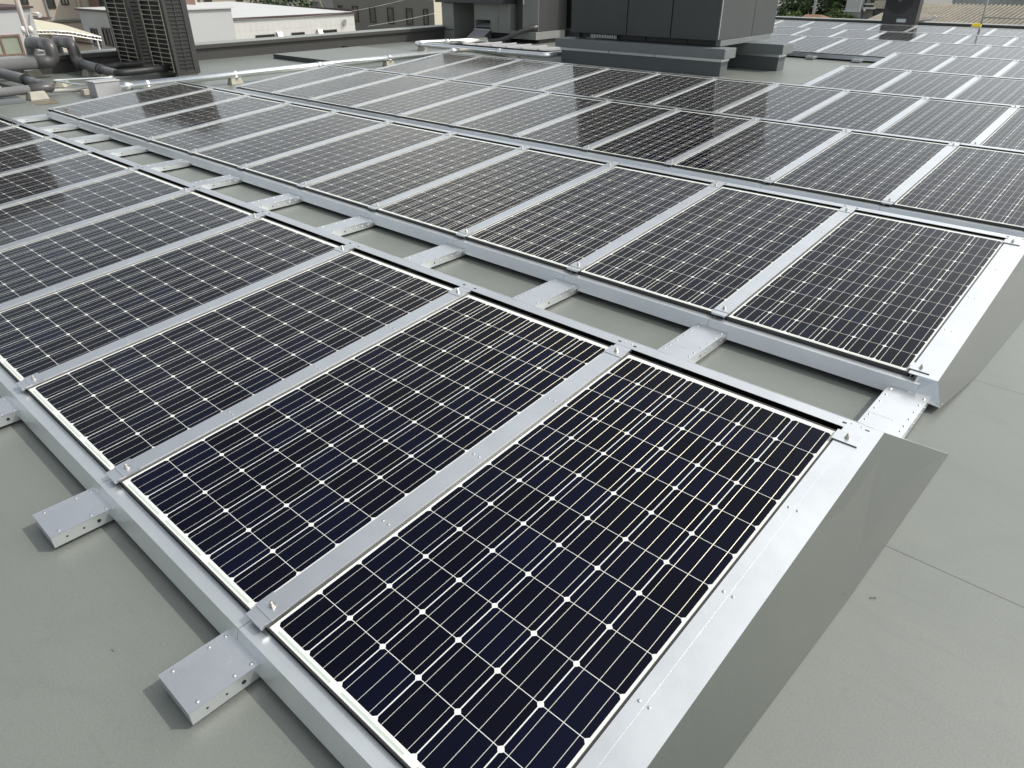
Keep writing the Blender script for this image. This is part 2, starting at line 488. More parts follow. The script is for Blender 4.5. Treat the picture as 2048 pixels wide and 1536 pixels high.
# parapets
def parapet(name, a, b_, out, label):
    t = thing(name, (0, 0, 0), label, "parapet wall")
    m = MB(); m.box(a, b_, M['parapet']); m.build("wall", t)
    m = MB()
    (x0, y0, z0), (x1, y1, z1) = a, b_
    if out == 'x':
        m.box((x0 - .10, y0, z1 + .03), (x1 + .06, y1, z1 + .048), M['coping'])
        m.box((x1 + .003, y0, z1 - .05), (x1 + .056, y1, z1 + .0295), M['parapet'])
    else:
        m.box((x0, y0 - .06, z1 + .03), (x1, y1 + .10, z1 + .048), M['coping'])
        m.box((x0, y0 - .056, z1 - .05), (x1, y0 - .003, z1 + .0295), M['parapet'])
    m.build("coping", t, bevel=.004)
    m = MB()
    if out == 'x':
        for k in range(9):
            y = -8 + k * 4.1
            m.box((x1 - .004, y, z0 + .06), (x1 + .002, y + .006, z1 - .06), M['acgap'])
    else:
        for k in range(6):
            x = -14 + k * 4.1
            m.box((x, y0 - .002, z0 + .06), (x + .006, y0 + .004, z1 - .06), M['acgap'])
    m.build("joint_strip", t)
    return t
parapet("parapet_wall", (-16.95, -14, RZ - .01), (-16.55, 27.25, 0.17), 'x', "long low charcoal parapet behind the condensers and metal conduit")
parapet("parapet_wall", (-16.5, 27.3, RZ - .01), (14, 27.6, 0.155), 'y', "low dark parapet beyond the farthest row of solar panels")

# ------------------------------------------------------------------ solar arrays
TH = 0.088015
P_, R_ = 1.06899, 2.98504
J0 = -0.061                                    # joint centre left of panel 0
ROWN = ["row nearest the camera", "second row", "third row", "fourth row", "fifth row", "sixth row", "seventh row", "eighth row", "ninth and farthest row"]
ORD = ["first", "second", "third", "fourth", "fifth", "sixth", "seventh", "eighth", "ninth", "tenth", "eleventh", "twelfth"]
# (leftmost panel index, rightmost panel index) counted to the left from the near right end
EXT = [(10, 0), (10, 0), (10, 0), (10, 0), (3, 0), (3, 1), (10, 2), (10, 2), (10, 3)]

def make_panel():
    t = thing("solar_panel", (0, 0, 0), "solar panel", "solar panel")
    m = MB()
    m.poly([(-.0085, -.0225, .0), (GX + .0085, -.0225, .0), (GX + .0085, GY + .0235, .0), (-.0085, GY + .0235, .0)], M['cells'])
    m.build("glass", t)
    m = MB()
    o_ = (-.0165, -.0265, GX + .0165, GY + .0315); i_ = (-.0085, -.0225, GX + .0085, GY + .0235)
    z1, z0 = 0.0015, -.040
    for a, c in (((o_[0], o_[1], z0), (i_[0], o_[3], z1)), ((i_[2], o_[1], z0), (o_[2], o_[3], z1)),
                 ((i_[0], o_[1], z0), (i_[2], i_[1], z1)), ((i_[0], i_[3], z0), (i_[2], o_[3], z1))):
        m.box(a, c, M['pframe'])
    for a, c in (((-.012, -.022, -.04), (.02, GY + .023, -.0375)), ((GX - .02, -.022, -.04), (GX + .012, GY + .023, -.0375))):
        m.box(a, c, M['pframe'])
    m.poly([(-.0085, -.0225, -.006), (-.0085, GY + .0235, -.006), (GX + .0085, GY + .0235, -.006), (GX + .0085, -.0225, -.006)], M['ceramic'])
    m.build("frame", t)
    return t

def cover_strip_mesh():
    m = MB()
    m.box((-.0435, -.045, .0), (.0435, 1.955, .0115), M['galv'])
    for s_ in (.486, .946, 1.413):
        for x in (-.015, .015):
            m.disc((x, s_, .0115), (0, 0, 1), .0055, M['screw'], .003)
    m.box((-.042, 1.62, .0112), (.042, 1.6215, .0119), M['coated'])
    return m
def clamp_mesh():
    m = MB(); m.box((-.048, -.033, .012), (.048, .033, .0150), M['galv']); return m
def bolt_mesh():
    m = MB()
    m.tube([(0, 0, .015), (0, 0, .017)], .012, M['bolt'], 16)
    m.tube([(0, 0, .017), (0, 0, .026)], .0085, M['bolt'], 6)
    m.tube([(0, 0, .026), (0, 0, .033), (0, 0, .035)], [.005, .005, .003], M['bolt'], 10)
    return m

panel0 = make_panel()
strip0 = clamp0 = None
first = True
def rowmat(r):
    return Matrix.Translation((0, r * R_, 0)) @ Matrix.Rotation(TH, 4, 'X')

def side_plate(m, sgn, x, ymat):
    """bent side cover of a row end; sgn +1 right end, -1 left end; x = outer top edge"""
    S, C_ = sin(TH), cos(TH)
    def top(s_): return (x, s_ * C_ - .009 * S, s_ * S + .009 * C_)
    T = [top(-.042), top(.7), top(1.4), top(2.015)]
    B = [(x + sgn * .052, -.098, -.100), (x + sgn * .105, .45, RZ + .002), (x + sgn * .150, 1.43, RZ + .002), (x + sgn * .180, 2.56, RZ + .002)]
    for a in range(3):
        q = [T[a], B[a], B[a + 1], T[a + 1]]
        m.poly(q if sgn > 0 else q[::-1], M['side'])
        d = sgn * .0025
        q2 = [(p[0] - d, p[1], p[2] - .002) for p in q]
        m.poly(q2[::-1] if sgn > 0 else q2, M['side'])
    # rear edge fold and brighter lip
    e0, e1 = Vector(T[3]), Vector(B[3])
    m.poly([e0, e1, e1 + Vector((-sgn * .012, 0.003, 0)), e0 + Vector((-sgn * .012, .003, 0))], M['galv'])

for r in range(9):
    k1, k0 = EXT[r]
    n = k1 - k0 + 1
    # the panels
    for idx, k in enumerate(range(k0, k1 + 1)):
        o = panel0 if first else copy_tree(panel0)
        first = False
        o.matrix_world = Matrix.Translation((-k * P_, 0, 0)) @ rowmat(r)
        if r < 2:
            lab = f"dark solar panel, {ORD[idx]} from the white right-hand end cover in the {ROWN[r]}"
        else:
            lab = f"dark solar panel, {ORD[idx]} from the photo's right edge in the {ROWN[r]}"
        tag(o, lab, "solar panel", "solar panels laid out in tilted rows")
    # the rack that carries the row
    rk = thing("mounting_rack", (0, r * R_, 0), f"grey metal rack with cover strips and clamps holding the {ROWN[r]} of panels", "mounting rack", "racks under the solar panel rows")
    Rl = Matrix.Rotation(TH, 4, 'X')
    rightend = r < 2
    leftend = r in (0, 1, 2, 3, 4, 5)
    joints = [J0 - k * P_ for k in range(k0 - 1, k1 + 1)]
    for ji, jx in enumerate(joints):
        endR, endL = (rightend and ji == 0), (leftend and ji == len(joints) - 1)
        if not endR and not endL:
            if strip0 is None:
                strip0 = cover_strip_mesh().build("cover_strip", rk, bevel=.0015); o = strip0
            else:
                o = strip0.copy(); COL.objects.link(o); o.parent = rk
            o.matrix_local = Rl @ Matrix.Translation((jx, 0, 0))
        for s_ in (.025, 1.895):
            if clamp0 is None:
                clamp0 = clamp_mesh().build("clamp", rk); bolt0 = bolt_mesh().build("bolt", clamp0); o = clamp0
            else:
                o = copy_tree(clamp0, rk)
            o.matrix_local = Rl @ Matrix.Translation((jx, s_, 0))
    xl = joints[-1] + (.0435 if not leftend else 0)
    xr = joints[0] - (.0435 if not rightend else 0)
    if not rightend: xr = joints[0] + .0435
    if not leftend: xl = joints[-1] - .0435
    # front fascia: lip, face, return
    m = MB()
    def fascia(x0, x1):
        m.extrude([(-.028, -.0235), (-.081, -.0235), (-.107, -.100), (-.085, -.100), (-.085, -.0975), (-.1035, -.0975), (-.079, -.026), (-.028, -.026)][::-1], x0, x1, M['coated'])
    x0, x1 = (xl - .03 if leftend else xl + .002), (xr + .03 if rightend else xr - .002)
    # pieces butt at every other joint with a hairline gap
    cuts = sorted([x0, x1] + [j - .035 for j in joints[1:-1]])
    for a, c in zip(cuts[:-1], cuts[1:]):
        fascia(a + .0012, c - .0012)
    m.build("front_fascia", rk)
    # dark legs and back of the tray seen in the gap
    m = MB()
    for jx in joints:
        m.box((jx - .03, -.024, -.052), (jx - .026, .05, -.012), M['galv'])
        m.box((jx + .026, -.024, -.052), (jx + .03, .05, -.012), M['galv'])
    m.build("tray_bracket", rk)
    # rear flashing with sloped back
    S, C_ = sin(TH), cos(TH)
    def sp(s_, o_): return (s_ * C_ - o_ * S, s_ * S + o_ * C_)
    m = MB()
    a1, a2 = sp(1.9615, .008), sp(2.020, .008)
    m.extrude([a1, a2, (2.555, RZ + .006), (2.551, RZ + .006), (a2[0] - .003, a2[1] - .0025), (a1[0], a1[1] - .0025)][::-1], xl + .01, xr - .01, M['galv'])
    for jx in joints:
        for dx, kind in ((-.045, 's'), (-.02, 'c'), (.018, 'c'), (.042, 's')):
            y, z = sp(1.998 if kind == 'c' else 1.990, .0085)
            if kind == 'c':
                m.disc((jx + dx, y, z), (0, -S, C_), .004, M['screw'], .003)
            else:
                m.box((jx + dx - .008, y - .003, z - .004), (jx + dx + .008, y + .003, z + .0012), M['hole'])
    m.build("rear_flashing", rk)
    # end covers
    for on, sgn, jx in ((rightend, 1, joints[0]), (leftend, -1, joints[-1])):
        if not on: continue
        xa, xb = jx - sgn * .038, jx + sgn * .096
        m = MB()
        lo, hi = min(xa, xb), max(xa, xb)
        p = lambda x, s_, o_: (x, sp(s_, o_)[0], sp(s_, o_)[1])
        m.hexa([p(lo, -.042, .005), p(hi, -.042, .005), p(hi, 2.015, .005), p(lo, 2.015, .005),
                p(lo, -.042, .009), p(hi, -.042, .009), p(hi, 2.015, .009), p(lo, 2.015, .009)], M['galv'])
        # lap line along the cover, screws in pairs
        xm = jx + sgn * .0015
        m.hexa([p(xm, .06, .0085), p(xm + .0012, .06, .0085), p(xm + .0012, 1.86, .0085), p(xm, 1.86, .0085),
                p(xm, .06, .0094), p(xm + .0012, .06, .0094), p(xm + .0012, 1.86, .0094), p(xm, 1.86, .0094)], M['coated'])
        for s_ in (.489, .951, 1.413):
            for dx in (-.016, .015):
                y, z = sp(s_, .009)
                m.disc((jx + dx, y, z), (0, -S, C_), .0058, M['screw'], .0035)
        side_plate(m, sgn, xb, None)
        # sloping back closed out to the side cover
        t2 = p(xb, 2.015, .0075); g0 = (xa, 2.552, RZ + .004); g1 = (xb + sgn * .178, 2.556, RZ + .004)
        q = [p(xa, 2.015, .0045), t2, g1, g0]
        m.poly(q[::-1] if sgn > 0 else q, M['galv'])
        # front cap, folded down over the fascia
        f0 = p(xa + sgn * .045, -.042, .009); f1 = p(xb, -.042, .009)
        f2 = (xb + sgn * .052, -.098, -.100); f3 = (xa + sgn * .030, -.112, -.078)
        q = [f0, f3, f2, f1]
        m.poly(q if sgn > 0 else q[::-1], M['coated'])
        off = Vector((0, .003, 0))
        m.poly([Vector(c_) + off for c_ in (q[::-1] if sgn > 0 else q)], M['coated'])
        m.disc((xb + sgn * .030, -.094, -.082), (0, -1, .3), .004, M['screw'], .003)
        m.disc((xb + sgn * .0525, -.080, -.088), (sgn, 0, .3), .004, M['screw'], .003)
        m.build("end_cover", rk)

# box rails running across the rows under the joints
def rail_mesh(y0, y1, gap=True):
    m = MB()
    z0, z1 = -.117, -.065
    m.box((-.094, y0, z0), (.094, y1, z1 - .0022), M['coated'])
    # cap plate with small overhang
    m.box((-.0955, y0 - .001, z1 - .002), (.0955, y1, z1), M['galv'])
    ends = [(y0, -.11)]
    if gap: ends += [(2.44, R_ - .107)]
    for e, (a, c) in enumerate(ends):
        ys = [a + .035, a + .15, a + .205] if e == 0 else [2.49, 2.545, 2.62, 2.70, 2.78, 2.855]
        for y in ys:
            for x in (-.076, .076):
                m.disc((x, y, z1), (0, 0, 1), .0065, M['screw'], .004)
        # seam where two plates meet
        ym = a + .175 if e == 0 else 2.565
        m.box((-.095, ym, z1 - .0005), (.02, ym + .002, z1 + .0004), M['steelgrey'])
        m.box((.02, ym - .02, z1 - .0005), (.0215, ym + .002, z1 + .0004), M['steelgrey'])
        hs = [(a + .05, .004), (a + .11, .004), (a + .165, .0075)] if e == 0 else [(2.585, .0065), (2.87, .0055)]
        for y, rr in hs:
            m.tube([(.0935, y, -.092), (.0946, y, -.092)], rr, M['hole'], 12)
        if e == 1:
            for y in (2.64, 2.70, 2.76, 2.82):
                m.disc((.094, y, -.09), (1, 0, 0), .0055, M['screw'], .004)
    # feet
    y = y0 + .1
    while y < y1:
        m.box((-.06, y, RZ), (.06, y + .12, z0 + .001), M['acgap'])
        y += 1.4
    return m
rails = []
ra = rail_mesh(-.316, 3 * R_ + 2.3)
ra0 = ra.build("support_rail")
rb = rail_mesh(6 * R_ - .316, 8 * R_ + 2.2, False)
rb0 = rb.build("support_rail")
RG = "box rails carrying the panel rows"
for k in range(0, 12):
    o = ra0 if k == 0 else ra0.copy()
    if k: COL.objects.link(o)
    o.location = (J0 + P_ - k * P_ - .0, 0, 0)
    if k < 3:
        lab = ["pale box rail bridging the first gap at the white end cover", "grey box rail under the joint beside the nearest panel, ending at bottom left", "grey box rail second along, ending left of the nearest stub"][k]
    else:
        lab = f"grey perforated box rail, {ORD[k]} from the right across the gap between front rows"
    tag(o, lab, "rail", RG)
for k in range(3, 12):
    o = rb0 if k == 3 else rb0.copy()
    if k != 3: COL.objects.link(o)
    o.location = (J0 + P_ - k * P_, 0, 0)
    tag(o, "small grey rail stub under the front edge of the far panel block", "rail", "rails of the far panel block")


# ------------------------------------------------------------------ roof plant
def cyl(name, pts, r, m, parent=None, n=16):
    q = MB(); q.tube(pts, r, m, n)
    return q.build(name, parent, smooth=True)

# --- large air handling unit on two plinth beams
t = thing("air_handling_unit", (-7.6, 14.85, RZ), "large charcoal panelled unit on a steel base across two grey plinths", "air handling unit")
def loc(o):                                    # keep world geometry while parenting to an Empty at the base
    o.matrix_parent_inverse = Matrix.Translation(o.parent.location).inverted()
    return o
px = [-9.43, -7.915, -6.83, -5.75]
for k in range(3):
    m = MB(); m.box((px[k] + .012, 13.57, .495), (px[k + 1] - .012, 13.61, 3.75), M['acdark']); loc(m.build("front_panel", t, bevel=.006))
py = [13.61, 15.05, 16.13]
for k in range(2):
    m = MB(); m.box((-5.79, py[k] + .006, .495), (-5.75, py[k + 1] - .006, 3.75), M['acdark']); loc(m.build("side_panel", t, bevel=.006))
m = MB(); m.box((-9.41, 13.612, .50), (-5.792, 16.12, 3.74), M['acgap']); loc(m.build("casing", t))
m = MB(); m.box((-9.47, 13.55, 3.75), (-5.71, 16.17, 3.82), M['acframe']); loc(m.build("roof", t, bevel=.008))
m = MB()
m.box((-5.86, 13.72, .385), (-5.755, 16.03, .494), M['plinthcap']); m.box((-9.38, 13.72, .385), (-9.28, 16.03, .494), M['acframe'])
for x in (-8.6, -7.6, -6.6): m.box((x, 13.75, .385), (x + .06, 16.0, .494), M['acframe'])
m.box((-9.28, 15.9, .385), (-5.86, 15.96, .494), M['acframe']); m.box((-9.28, 13.78, .385), (-5.86, 13.84, .494), M['acframe'])
loc(m.build("base_frame", t))
m = MB()
for k in range(16): m.box((-8.95 + k * .045, 13.70, .40), (-8.925 + k * .045, 13.715, .47), M['silver'])
loc(m.build("vent_grille", t))
m = MB(); m.box((-5.748, 13.585, 0.52), (-5.742, 13.60, 3.7), M['silver']); loc(m.build("corner_trim", t))
def plinth(x0, x1, y0, y1, zc0, zc1, label):
    t = thing("concrete_plinth", ((x0 + x1) / 2, (y0 + y1) / 2, RZ), label, "plinth", "plinth beams under the large unit")
    m = MB(); m.box((x0, y0, RZ), (x1, y1, zc0 - .07), M['plinth']); loc(m.build("body", t, bevel=.006))
    m = MB(); m.box((x0 - .012, y0 - .012, zc0 - .07), (x1 + .012, y1 + .012, zc0 - .012), M['silver'])
    for fx in (.33, .62): m.box((x0 + (x1 - x0) * fx, y0 - .0145, zc0 - .07), (x0 + (x1 - x0) * fx + .012, y0 - .011, zc0 - .012), M['hole'])
    loc(m.build("flashing", t))
    m = MB(); m.box((x0 - .12, y0 - .09, zc0 - .012), (x1 + .10, y1 + .09, zc1), M['plinthcap']); loc(m.build("cap", t, bevel=.008))
plinth(-9.60, -5.56, 13.47, 13.76, .20, .372, "long grey plinth beam in front under the large charcoal unit")
plinth(-9.60, -5.06, 15.02, 15.36, .20, .378, "rear grey plinth beam sticking out past the large charcoal unit")

# --- two tall condensers with wire guards
def condenser(name, x0, x1, y0, y1, z0, z1, label):
    t = thing(name, ((x0 + x1) / 2, (y0 + y1) / 2, RZ), label, "condenser unit", "pair of tall condensers by the parapet")
    m = MB()
    m.box((x0 + .10, y0 + .05, z0 + .02), (x1 - .02, y1 - .04, z1 - .02), M['fin'])
    for k in range(44):
        x = x0 + .13 + k * (x1 - x0 - .30) / 43
        m.box((x, y0 + .038, z0 + .06), (x + .006, y0 + .052, z1 - .06), M['condenser'])
    loc(m.build("coil", t))
    m = MB()
    for a, c in (((x0, y0, z0), (x0 + .13, y1, z1)), ((x1 - .075, y0, z0), (x1, y0 + .07, z1)), ((x1 - .055, y1 - .11, z0), (x1, y1, z1)),
                 ((x0 + .13, y0, z0), (x1 - .075, y0 + .045, z0 + .045)), ((x0 + .13, y0, z1 - .12), (x1 - .075, y0 + .045, z1)), ((x0 + .13, y1 - .035, z0), (x1 - .055, y1, z1))):
        m.box(a, c, M['condenser'])
    m.box((x0, y0, z1), (x1, y1, z1 + .03), M['condenser'])
    m.box((x1 - .052, y0 + .07, z0), (x1 - .004, y1 - .11, z0 + .05), M['condenser'])
    loc(m.build("casing", t, bevel=.004))
    m = MB(); gx0, gx1, gz0, gz1 = x0 + .15, x1 - .07, z0 + .05, z1 - .10; yg = y0 - .022
    for k in range(3):
        x = gx0 + (gx1 - gx0) * k / 2; m.tube([(x, yg, gz0), (x, yg, gz1)], .0095, M['guard'], 6)
    for k in range(21):
        z = gz0 + (gz1 - gz0) * k / 20; m.tube([(gx0, yg, z), (gx1 + .02, yg, z)], .0065, M['guard'], 6)
    for z in (gz0 + .3, gz0 + 1.0, gz0 + 1.5):
        m.box((gx0 - .03, yg, z), (gx0, y0 + .004, z + .03), M['ceramic'])
    loc(m.build("wire_guard", t))
    # louvred outlet on the side facing the panels
    m = MB(); ya, yb = y0 + .075, y1 - .115
    m.box((x1 - .05, ya, z0 + .05), (x1 - .045, yb, z1 - .05), M['acgap'])
    n_ = 24
    for k in range(n_ + 1):
        z = z0 + .05 + (z1 - z0 - .12) * k / n_
        m.box((x1 - .044, ya, z), (x1 - .002, yb, z + .014), M['condenser'])
    ym = (ya + yb) / 2
    m.box((x1 - .040, ym - .008, z0 + .05), (x1 - .003, ym + .008, z1 - .05), M['condenser'])
    for k in range(6):
        for yy in (ya + (ym - ya) * (k + .5) / 6, ym + (yb - ym) * (k + .5) / 6):
            m.box((x1 - .042, yy, z0 + .05), (x1 - .03, yy + .006, z1 - .05), M['acframe'])
    loc(m.build("louvre", t))
    m = MB()
    m.box((x0 + .04, y0 + .04, RZ), (x0 + .18, y1 - .02, z0 - .002), M['concrete']); m.box((x1 - .2, y0 + .04, RZ), (x1 - .06, y1 - .02, z0 - .002), M['concrete'])
    loc(m.build("foot", t))
condenser("condenser", -14.64, -13.54, 6.20, 6.68, -.05, 1.76, "right-hand tall condenser with its louvred side fully in view")
condenser("condenser", -16.27, -15.12, 6.20, 6.70, -.05, 1.76, "left-hand tall condenser with beige wire guard, half hidden by its twin")

# --- ventilation plant beyond the conduit
t = thing("ventilation_unit", (-15.0, 17.6, RZ), "grey ventilation plant with open intake hood in front of dark cabinets", "ventilation unit")
m = MB(); m.box((-16.62, 16.30, RZ), (-16.10, 17.5, .86), M['venting']); m.box((-16.60, 16.28, .12), (-16.12, 16.305, .135), M['acframe']); loc(m.build("side_cabinet", t, bevel=.006))
m = MB(); m.box((-16.75, 16.15, .872), (-13.95, 18.6, 2.2), M['acdark']); loc(m.build("upper_casing", t, bevel=.01))
m = MB()
m.box((-15.45, 16.55, .10), (-15.40, 17.6, .87), M['venting']); m.box((-14.78, 16.55, .10), (-13.98, 17.6, .87), M['venting'])
m.box((-15.40, 16.55, .42), (-14.78, 17.6, .87), M['venting']); m.box((-15.40, 17.0, .10), (-14.78, 17.6, .42), M['acgap'])
m.box((-14.46, 16.545, .12), (-14.452, 16.56, .86), M['acframe'])
loc(m.build("intake_body", t, bevel=.004))
m = MB()
m.poly([(-15.40, 16.56, .22), (-14.78, 16.56, .22), (-14.78, 16.95, .36), (-15.40, 16.95, .36)], M['greybox'])
m.poly([(-15.52, 16.20, -.09), (-14.86, 16.20, -.09), (-14.76, 16.53, .16), (-15.42, 16.53, .16)], M['greybox'])
m.box((-15.43, 16.50, .155), (-14.75, 16.56, .185), M['silver'])
m.poly([(-14.86, 16.20, -.09), (-14.82, 16.22, RZ), (-14.70, 16.56, RZ), (-14.76, 16.53, .16)], M['acframe'])
loc(m.build("hood", t))
m = MB(); m.box((-16.1, 17.2, RZ), (-13.98, 17.7, .09), M['acframe']); m.box((-14.75, 16.6, RZ), (-13.98, 17.7, .098), M['acgap']); loc(m.build("base", t))

t = thing("equipment_cabinet", (-13.3, 17.3, RZ), "grey upright cabinet on a low base between the hood and the black gap", "cabinet")
m = MB(); m.box((-13.88, 16.75, .17), (-13.02, 18.0, 2.2), M['acframe']); loc(m.build("body", t))
m = MB(); m.box((-13.64, 16.72, .175), (-13.03, 16.749, 2.2), M['venting']); loc(m.build("door", t, bevel=.004))
m = MB(); m.box((-13.60, 16.69, .86), (-13.575, 16.72, 1.02), M['ceramic']); loc(m.build("handle", t, bevel=.004))
m = MB(); m.box((-14.0, 16.55, -.03), (-12.98, 17.9, .168), M['venting']); m.box((-13.9, 16.7, RZ), (-13.0, 17.8, -.032), M['acgap']); loc(m.build("base", t, bevel=.004))

t = thing("panel_housing", (-13.4, 19.5, RZ), "grey panel-clad housing with a white base line, left of the large unit", "housing")
m = MB(); m.box((-13.6, 18.2, .18), (-12.42, 23.5, 2.4), M['acgap']); loc(m.build("core", t))
for k in range(4):
    m = MB(); m.box((-12.419, 18.2 + k * .95, .18), (-12.395, 18.2 + k * .95 + .938, 2.4), M['venting']); loc(m.build("side_panel", t, bevel=.004))
m = MB(); m.box((-13.62, 18.15, .150), (-12.38, 23.5, .178), M['silver']); loc(m.build("base_flashing", t))
m = MB(); m.box((-13.6, 18.2, RZ), (-12.41, 23.5, .149), M['plinth']); loc(m.build("base", t))

# ribbed duct cover in front of the ventilation plant
t = thing("duct_cover", (-12.6, 14.97, RZ), "flat grey duct cover with raised pale ribs behind the conduit", "duct cover")
m = MB(); m.box((-15.0, 14.50, RZ), (-9.9, 15.45, -.045), M['parapet'], M['greybox']); loc(m.build("body", t))
for k in range(9):
    x = -14.44 + k * .545
    m = MB(); m.box((x, 14.46, -.044), (x + .045, 15.47, -.012), M['greybox']); loc(m.build("rib", t, bevel=.004))
cyl("flexible_hose", bend([(-13.05, 16.72, .30), (-13.35, 16.45, .22), (-13.9, 16.05, -.06), (-14.35, 15.95, -.08), (-14.75, 16.08, -.07)], .3, 6), .062, M['lagdark'])
tag(bpy.data.objects["flexible_hose"], "dark flexible hose curving down from the cabinet to the hood", "hose")

# --- metal conduits on concrete blocks
def conduit_with_clips(name, pts, r, label, couplers, sr=1.22):
    t = thing(name, pts[0], label, "conduit", "zinc conduit runs")
    loc(cyl("tube", pts, r, M['conduit'], t, 20))
    for a, d in couplers:
        a, d = Vector(a), Vector(d).normalized()
        loc(cyl("coupler", [a - d * .07, a + d * .07], r * sr, M['conduit'], t, 20))
    return t
CX = -12.1
conduit_with_clips("metal_conduit", [(CX, 4.50, .030), (CX, 12.5, .030)], .062, "long shiny metal conduit running from the grey junction box past both condensers",
                   [((CX, 4.62, .03), (0, 1, 0)), ((CX, 8.55, .03), (0, 1, 0)), ((CX, 12.4, .03), (0, 1, 0))], 1.15)
pts2 = [(-9.69, 14.3, .03), (-9.69, 13.03, .03)] + [(-13.75, 13.03, .03)] + [(-14.15, 13.05, .03), (-14.38, 13.25, .03), (-14.30, 13.55, .03), (-14.0, 14.4, .03), (-13.75, 15.3, .03)]
conduit_with_clips("metal_conduit", bend(pts2, .2, 5), .062, "zinc conduit with a hooked end running under the front plinth beam",
                   [((-13.9, 13.035, .03), (1, 0, 0)), ((-11.15, 13.03, .03), (1, 0, 0)), ((-14.1, 14.1, .03), (.3, .9, 0))], 1.15)
cyl("flexible_conduit", bend([(CX, 12.55, .03), (CX - .05, 12.9, .02), (-11.75, 13.2, -.03), (-11.4, 13.3, -.06), (-11.05, 13.22, -.08)], .2, 5), .045, M['flex'])
tag(bpy.data.objects["flexible_conduit"], "beige flexible conduit looping from the end of the long metal conduit", "conduit")

def block_mesh():
    m = MB()
    m.hexa([(-.085, -.12, 0), (.085, -.12, 0), (.085, .12, 0), (-.085, .12, 0), (-.055, -.095, .11), (.055, -.095, .11), (.055, .095, .11), (-.055, .095, .11)], M['concrete'])
    return m.build("base_block", bevel=.006)
bk0 = None
def block(x, y, rz, label, s=1.0, sz=1.0, grp="concrete support blocks on the roof"):
    global bk0
    if bk0 is None: bk0 = block_mesh(); o = bk0
    else: o = bk0.copy(); COL.objects.link(o)
    o.location = (x, y, RZ + .001); o.rotation_euler = (0, 0, rz); o.scale = (s, s, sz)
    return tag(o, label, "support block", grp)
def saddle(x, y, along, label):
    """clip holding the conduit down on its block"""
    m = MB()
    a = [(cos(q) * .070, sin(q) * .070) for q in [radians(v) for v in range(-30, 211, 20)]]
    for (c0, s0), (c1, s1) in zip(a[:-1], a[1:]):
        if along == 'y':
            m.hexa([(x + c0 * .9, y - .018, .03 + s0 * .9), (x + c1 * .9, y - .018, .03 + s1 * .9), (x + c1 * .9, y + .018, .03 + s1 * .9), (x + c0 * .9, y + .018, .03 + s0 * .9),
                    (x + c0, y - .018, .03 + s0), (x + c1, y - .018, .03 + s1), (x + c1, y + .018, .03 + s1), (x + c0, y + .018, .03 + s0)], M['conduit'])
        else:
            m.hexa([(x - .018, y + c0 * .9, .03 + s0 * .9), (x + .018, y + c0 * .9, .03 + s0 * .9), (x + .018, y + c1 * .9, .03 + s1 * .9), (x - .018, y + c1 * .9, .03 + s1 * .9),
                    (x - .018, y + c0, .03 + s0), (x + .018, y + c0, .03 + s0), (x + .018, y + c1, .03 + s1), (x - .018, y + c1, .03 + s1)], M['conduit'])
    m.box((x + .03, y - .02, -.024), (x + .10, y + .02, -.019), M['galv'])
    tag(m.build("pipe_clip"), label, "clip", "clips on the conduits")
for y, nm in ((4.95, "beside the junction box"), (6.62, "below the right-hand condenser"), (10.38, "beside the dark slab edge")):
    block(CX, y, 0, f"concrete block carrying the long conduit {nm}", 1.05, .98)
    saddle(CX, y + .02, 'y', f"steel clip on the long conduit, on the block {nm}")
block(-13.95, 12.78 + .25, pi / 2, "concrete block under the hooked end of the far conduit", 1.0, .98)
saddle(-13.93, 13.035, 'x', "steel clip at the hooked end of the far conduit")
block(-10.63, 13.03, pi / 2, "small concrete block under the far conduit near the plinth", 1.0, .98)
saddle(-10.63, 13.03, 'x', "steel clip on the far conduit near the plinth beam")

t = thing("junction_box", (-12.43, 4.38, RZ), "plain grey metal junction box at the end of the long conduit", "junction box")
m = MB(); m.box((-12.60, 4.17, RZ), (-12.27, 4.58, .108), M['greybox']); loc(m.build("body", t, bevel=.004))
m = MB(); m.box((-12.615, 4.155, .109), (-12.255, 4.595, .125), M['greybox']); loc(m.build("lid", t, bevel=.004))

m = MB(); m.box((-15.55, 9.58, RZ), (-12.9, 12.2, -.035), M['slab'], M['roof'])
tag(m.build("roof_upstand"), "low roof upstand with a dark front edge behind the conduit", "roof upstand")
m = MB(); m.box((-16.05, 12.0, RZ), (-15.75, 12.06, -.04), M['rubber']); m.box((-16.0, 12.1, RZ), (-15.9, 12.5, -.10), M['rubber']); m.box((-15.9, 12.02, RZ), (-15.6, 12.32, -.12), M['rubber'])
tag(m.build("cable_scrap"), "black scrap of cable and foam lying at the foot of the parapet", "scrap")

# --- lagged pipes at the left
def lagged(name, segs, label, rings=()):
    t = thing(name, segs[0][1][0], label, "insulated pipe", "lagged refrigerant pipes")
    for nm, pts, r, mm in segs: loc(cyl(nm, pts, r, mm, t, 18))
    for a, d, r in rings:
        a, d = Vector(a), Vector(d).normalized()
        loc(cyl("band", [a - d * .025, a + d * .025], r, M['rubber'], t, 18))
    return t
lagged("insulated_pipe", [("run", [(-15.9, -1.0, .16), (-15.9, 4.62, .16)], .115, M['lagging']),
                          ("elbow", bend([(-15.9, 4.45, .16), (-15.9, 4.80, .16), (-15.9, 4.80, .46), (-16.2, 4.80, .46)], .2, 7), .122, M['lagdark']),
                          ("drop", bend([(-16.1, 4.80, .46), (-17.1, 4.80, .46), (-17.1, 4.80, -.6)], .15, 6), .112, M['lagging'])],
       "fat grey lagged pipe along the parapet, left one of the pair that climbs over it")
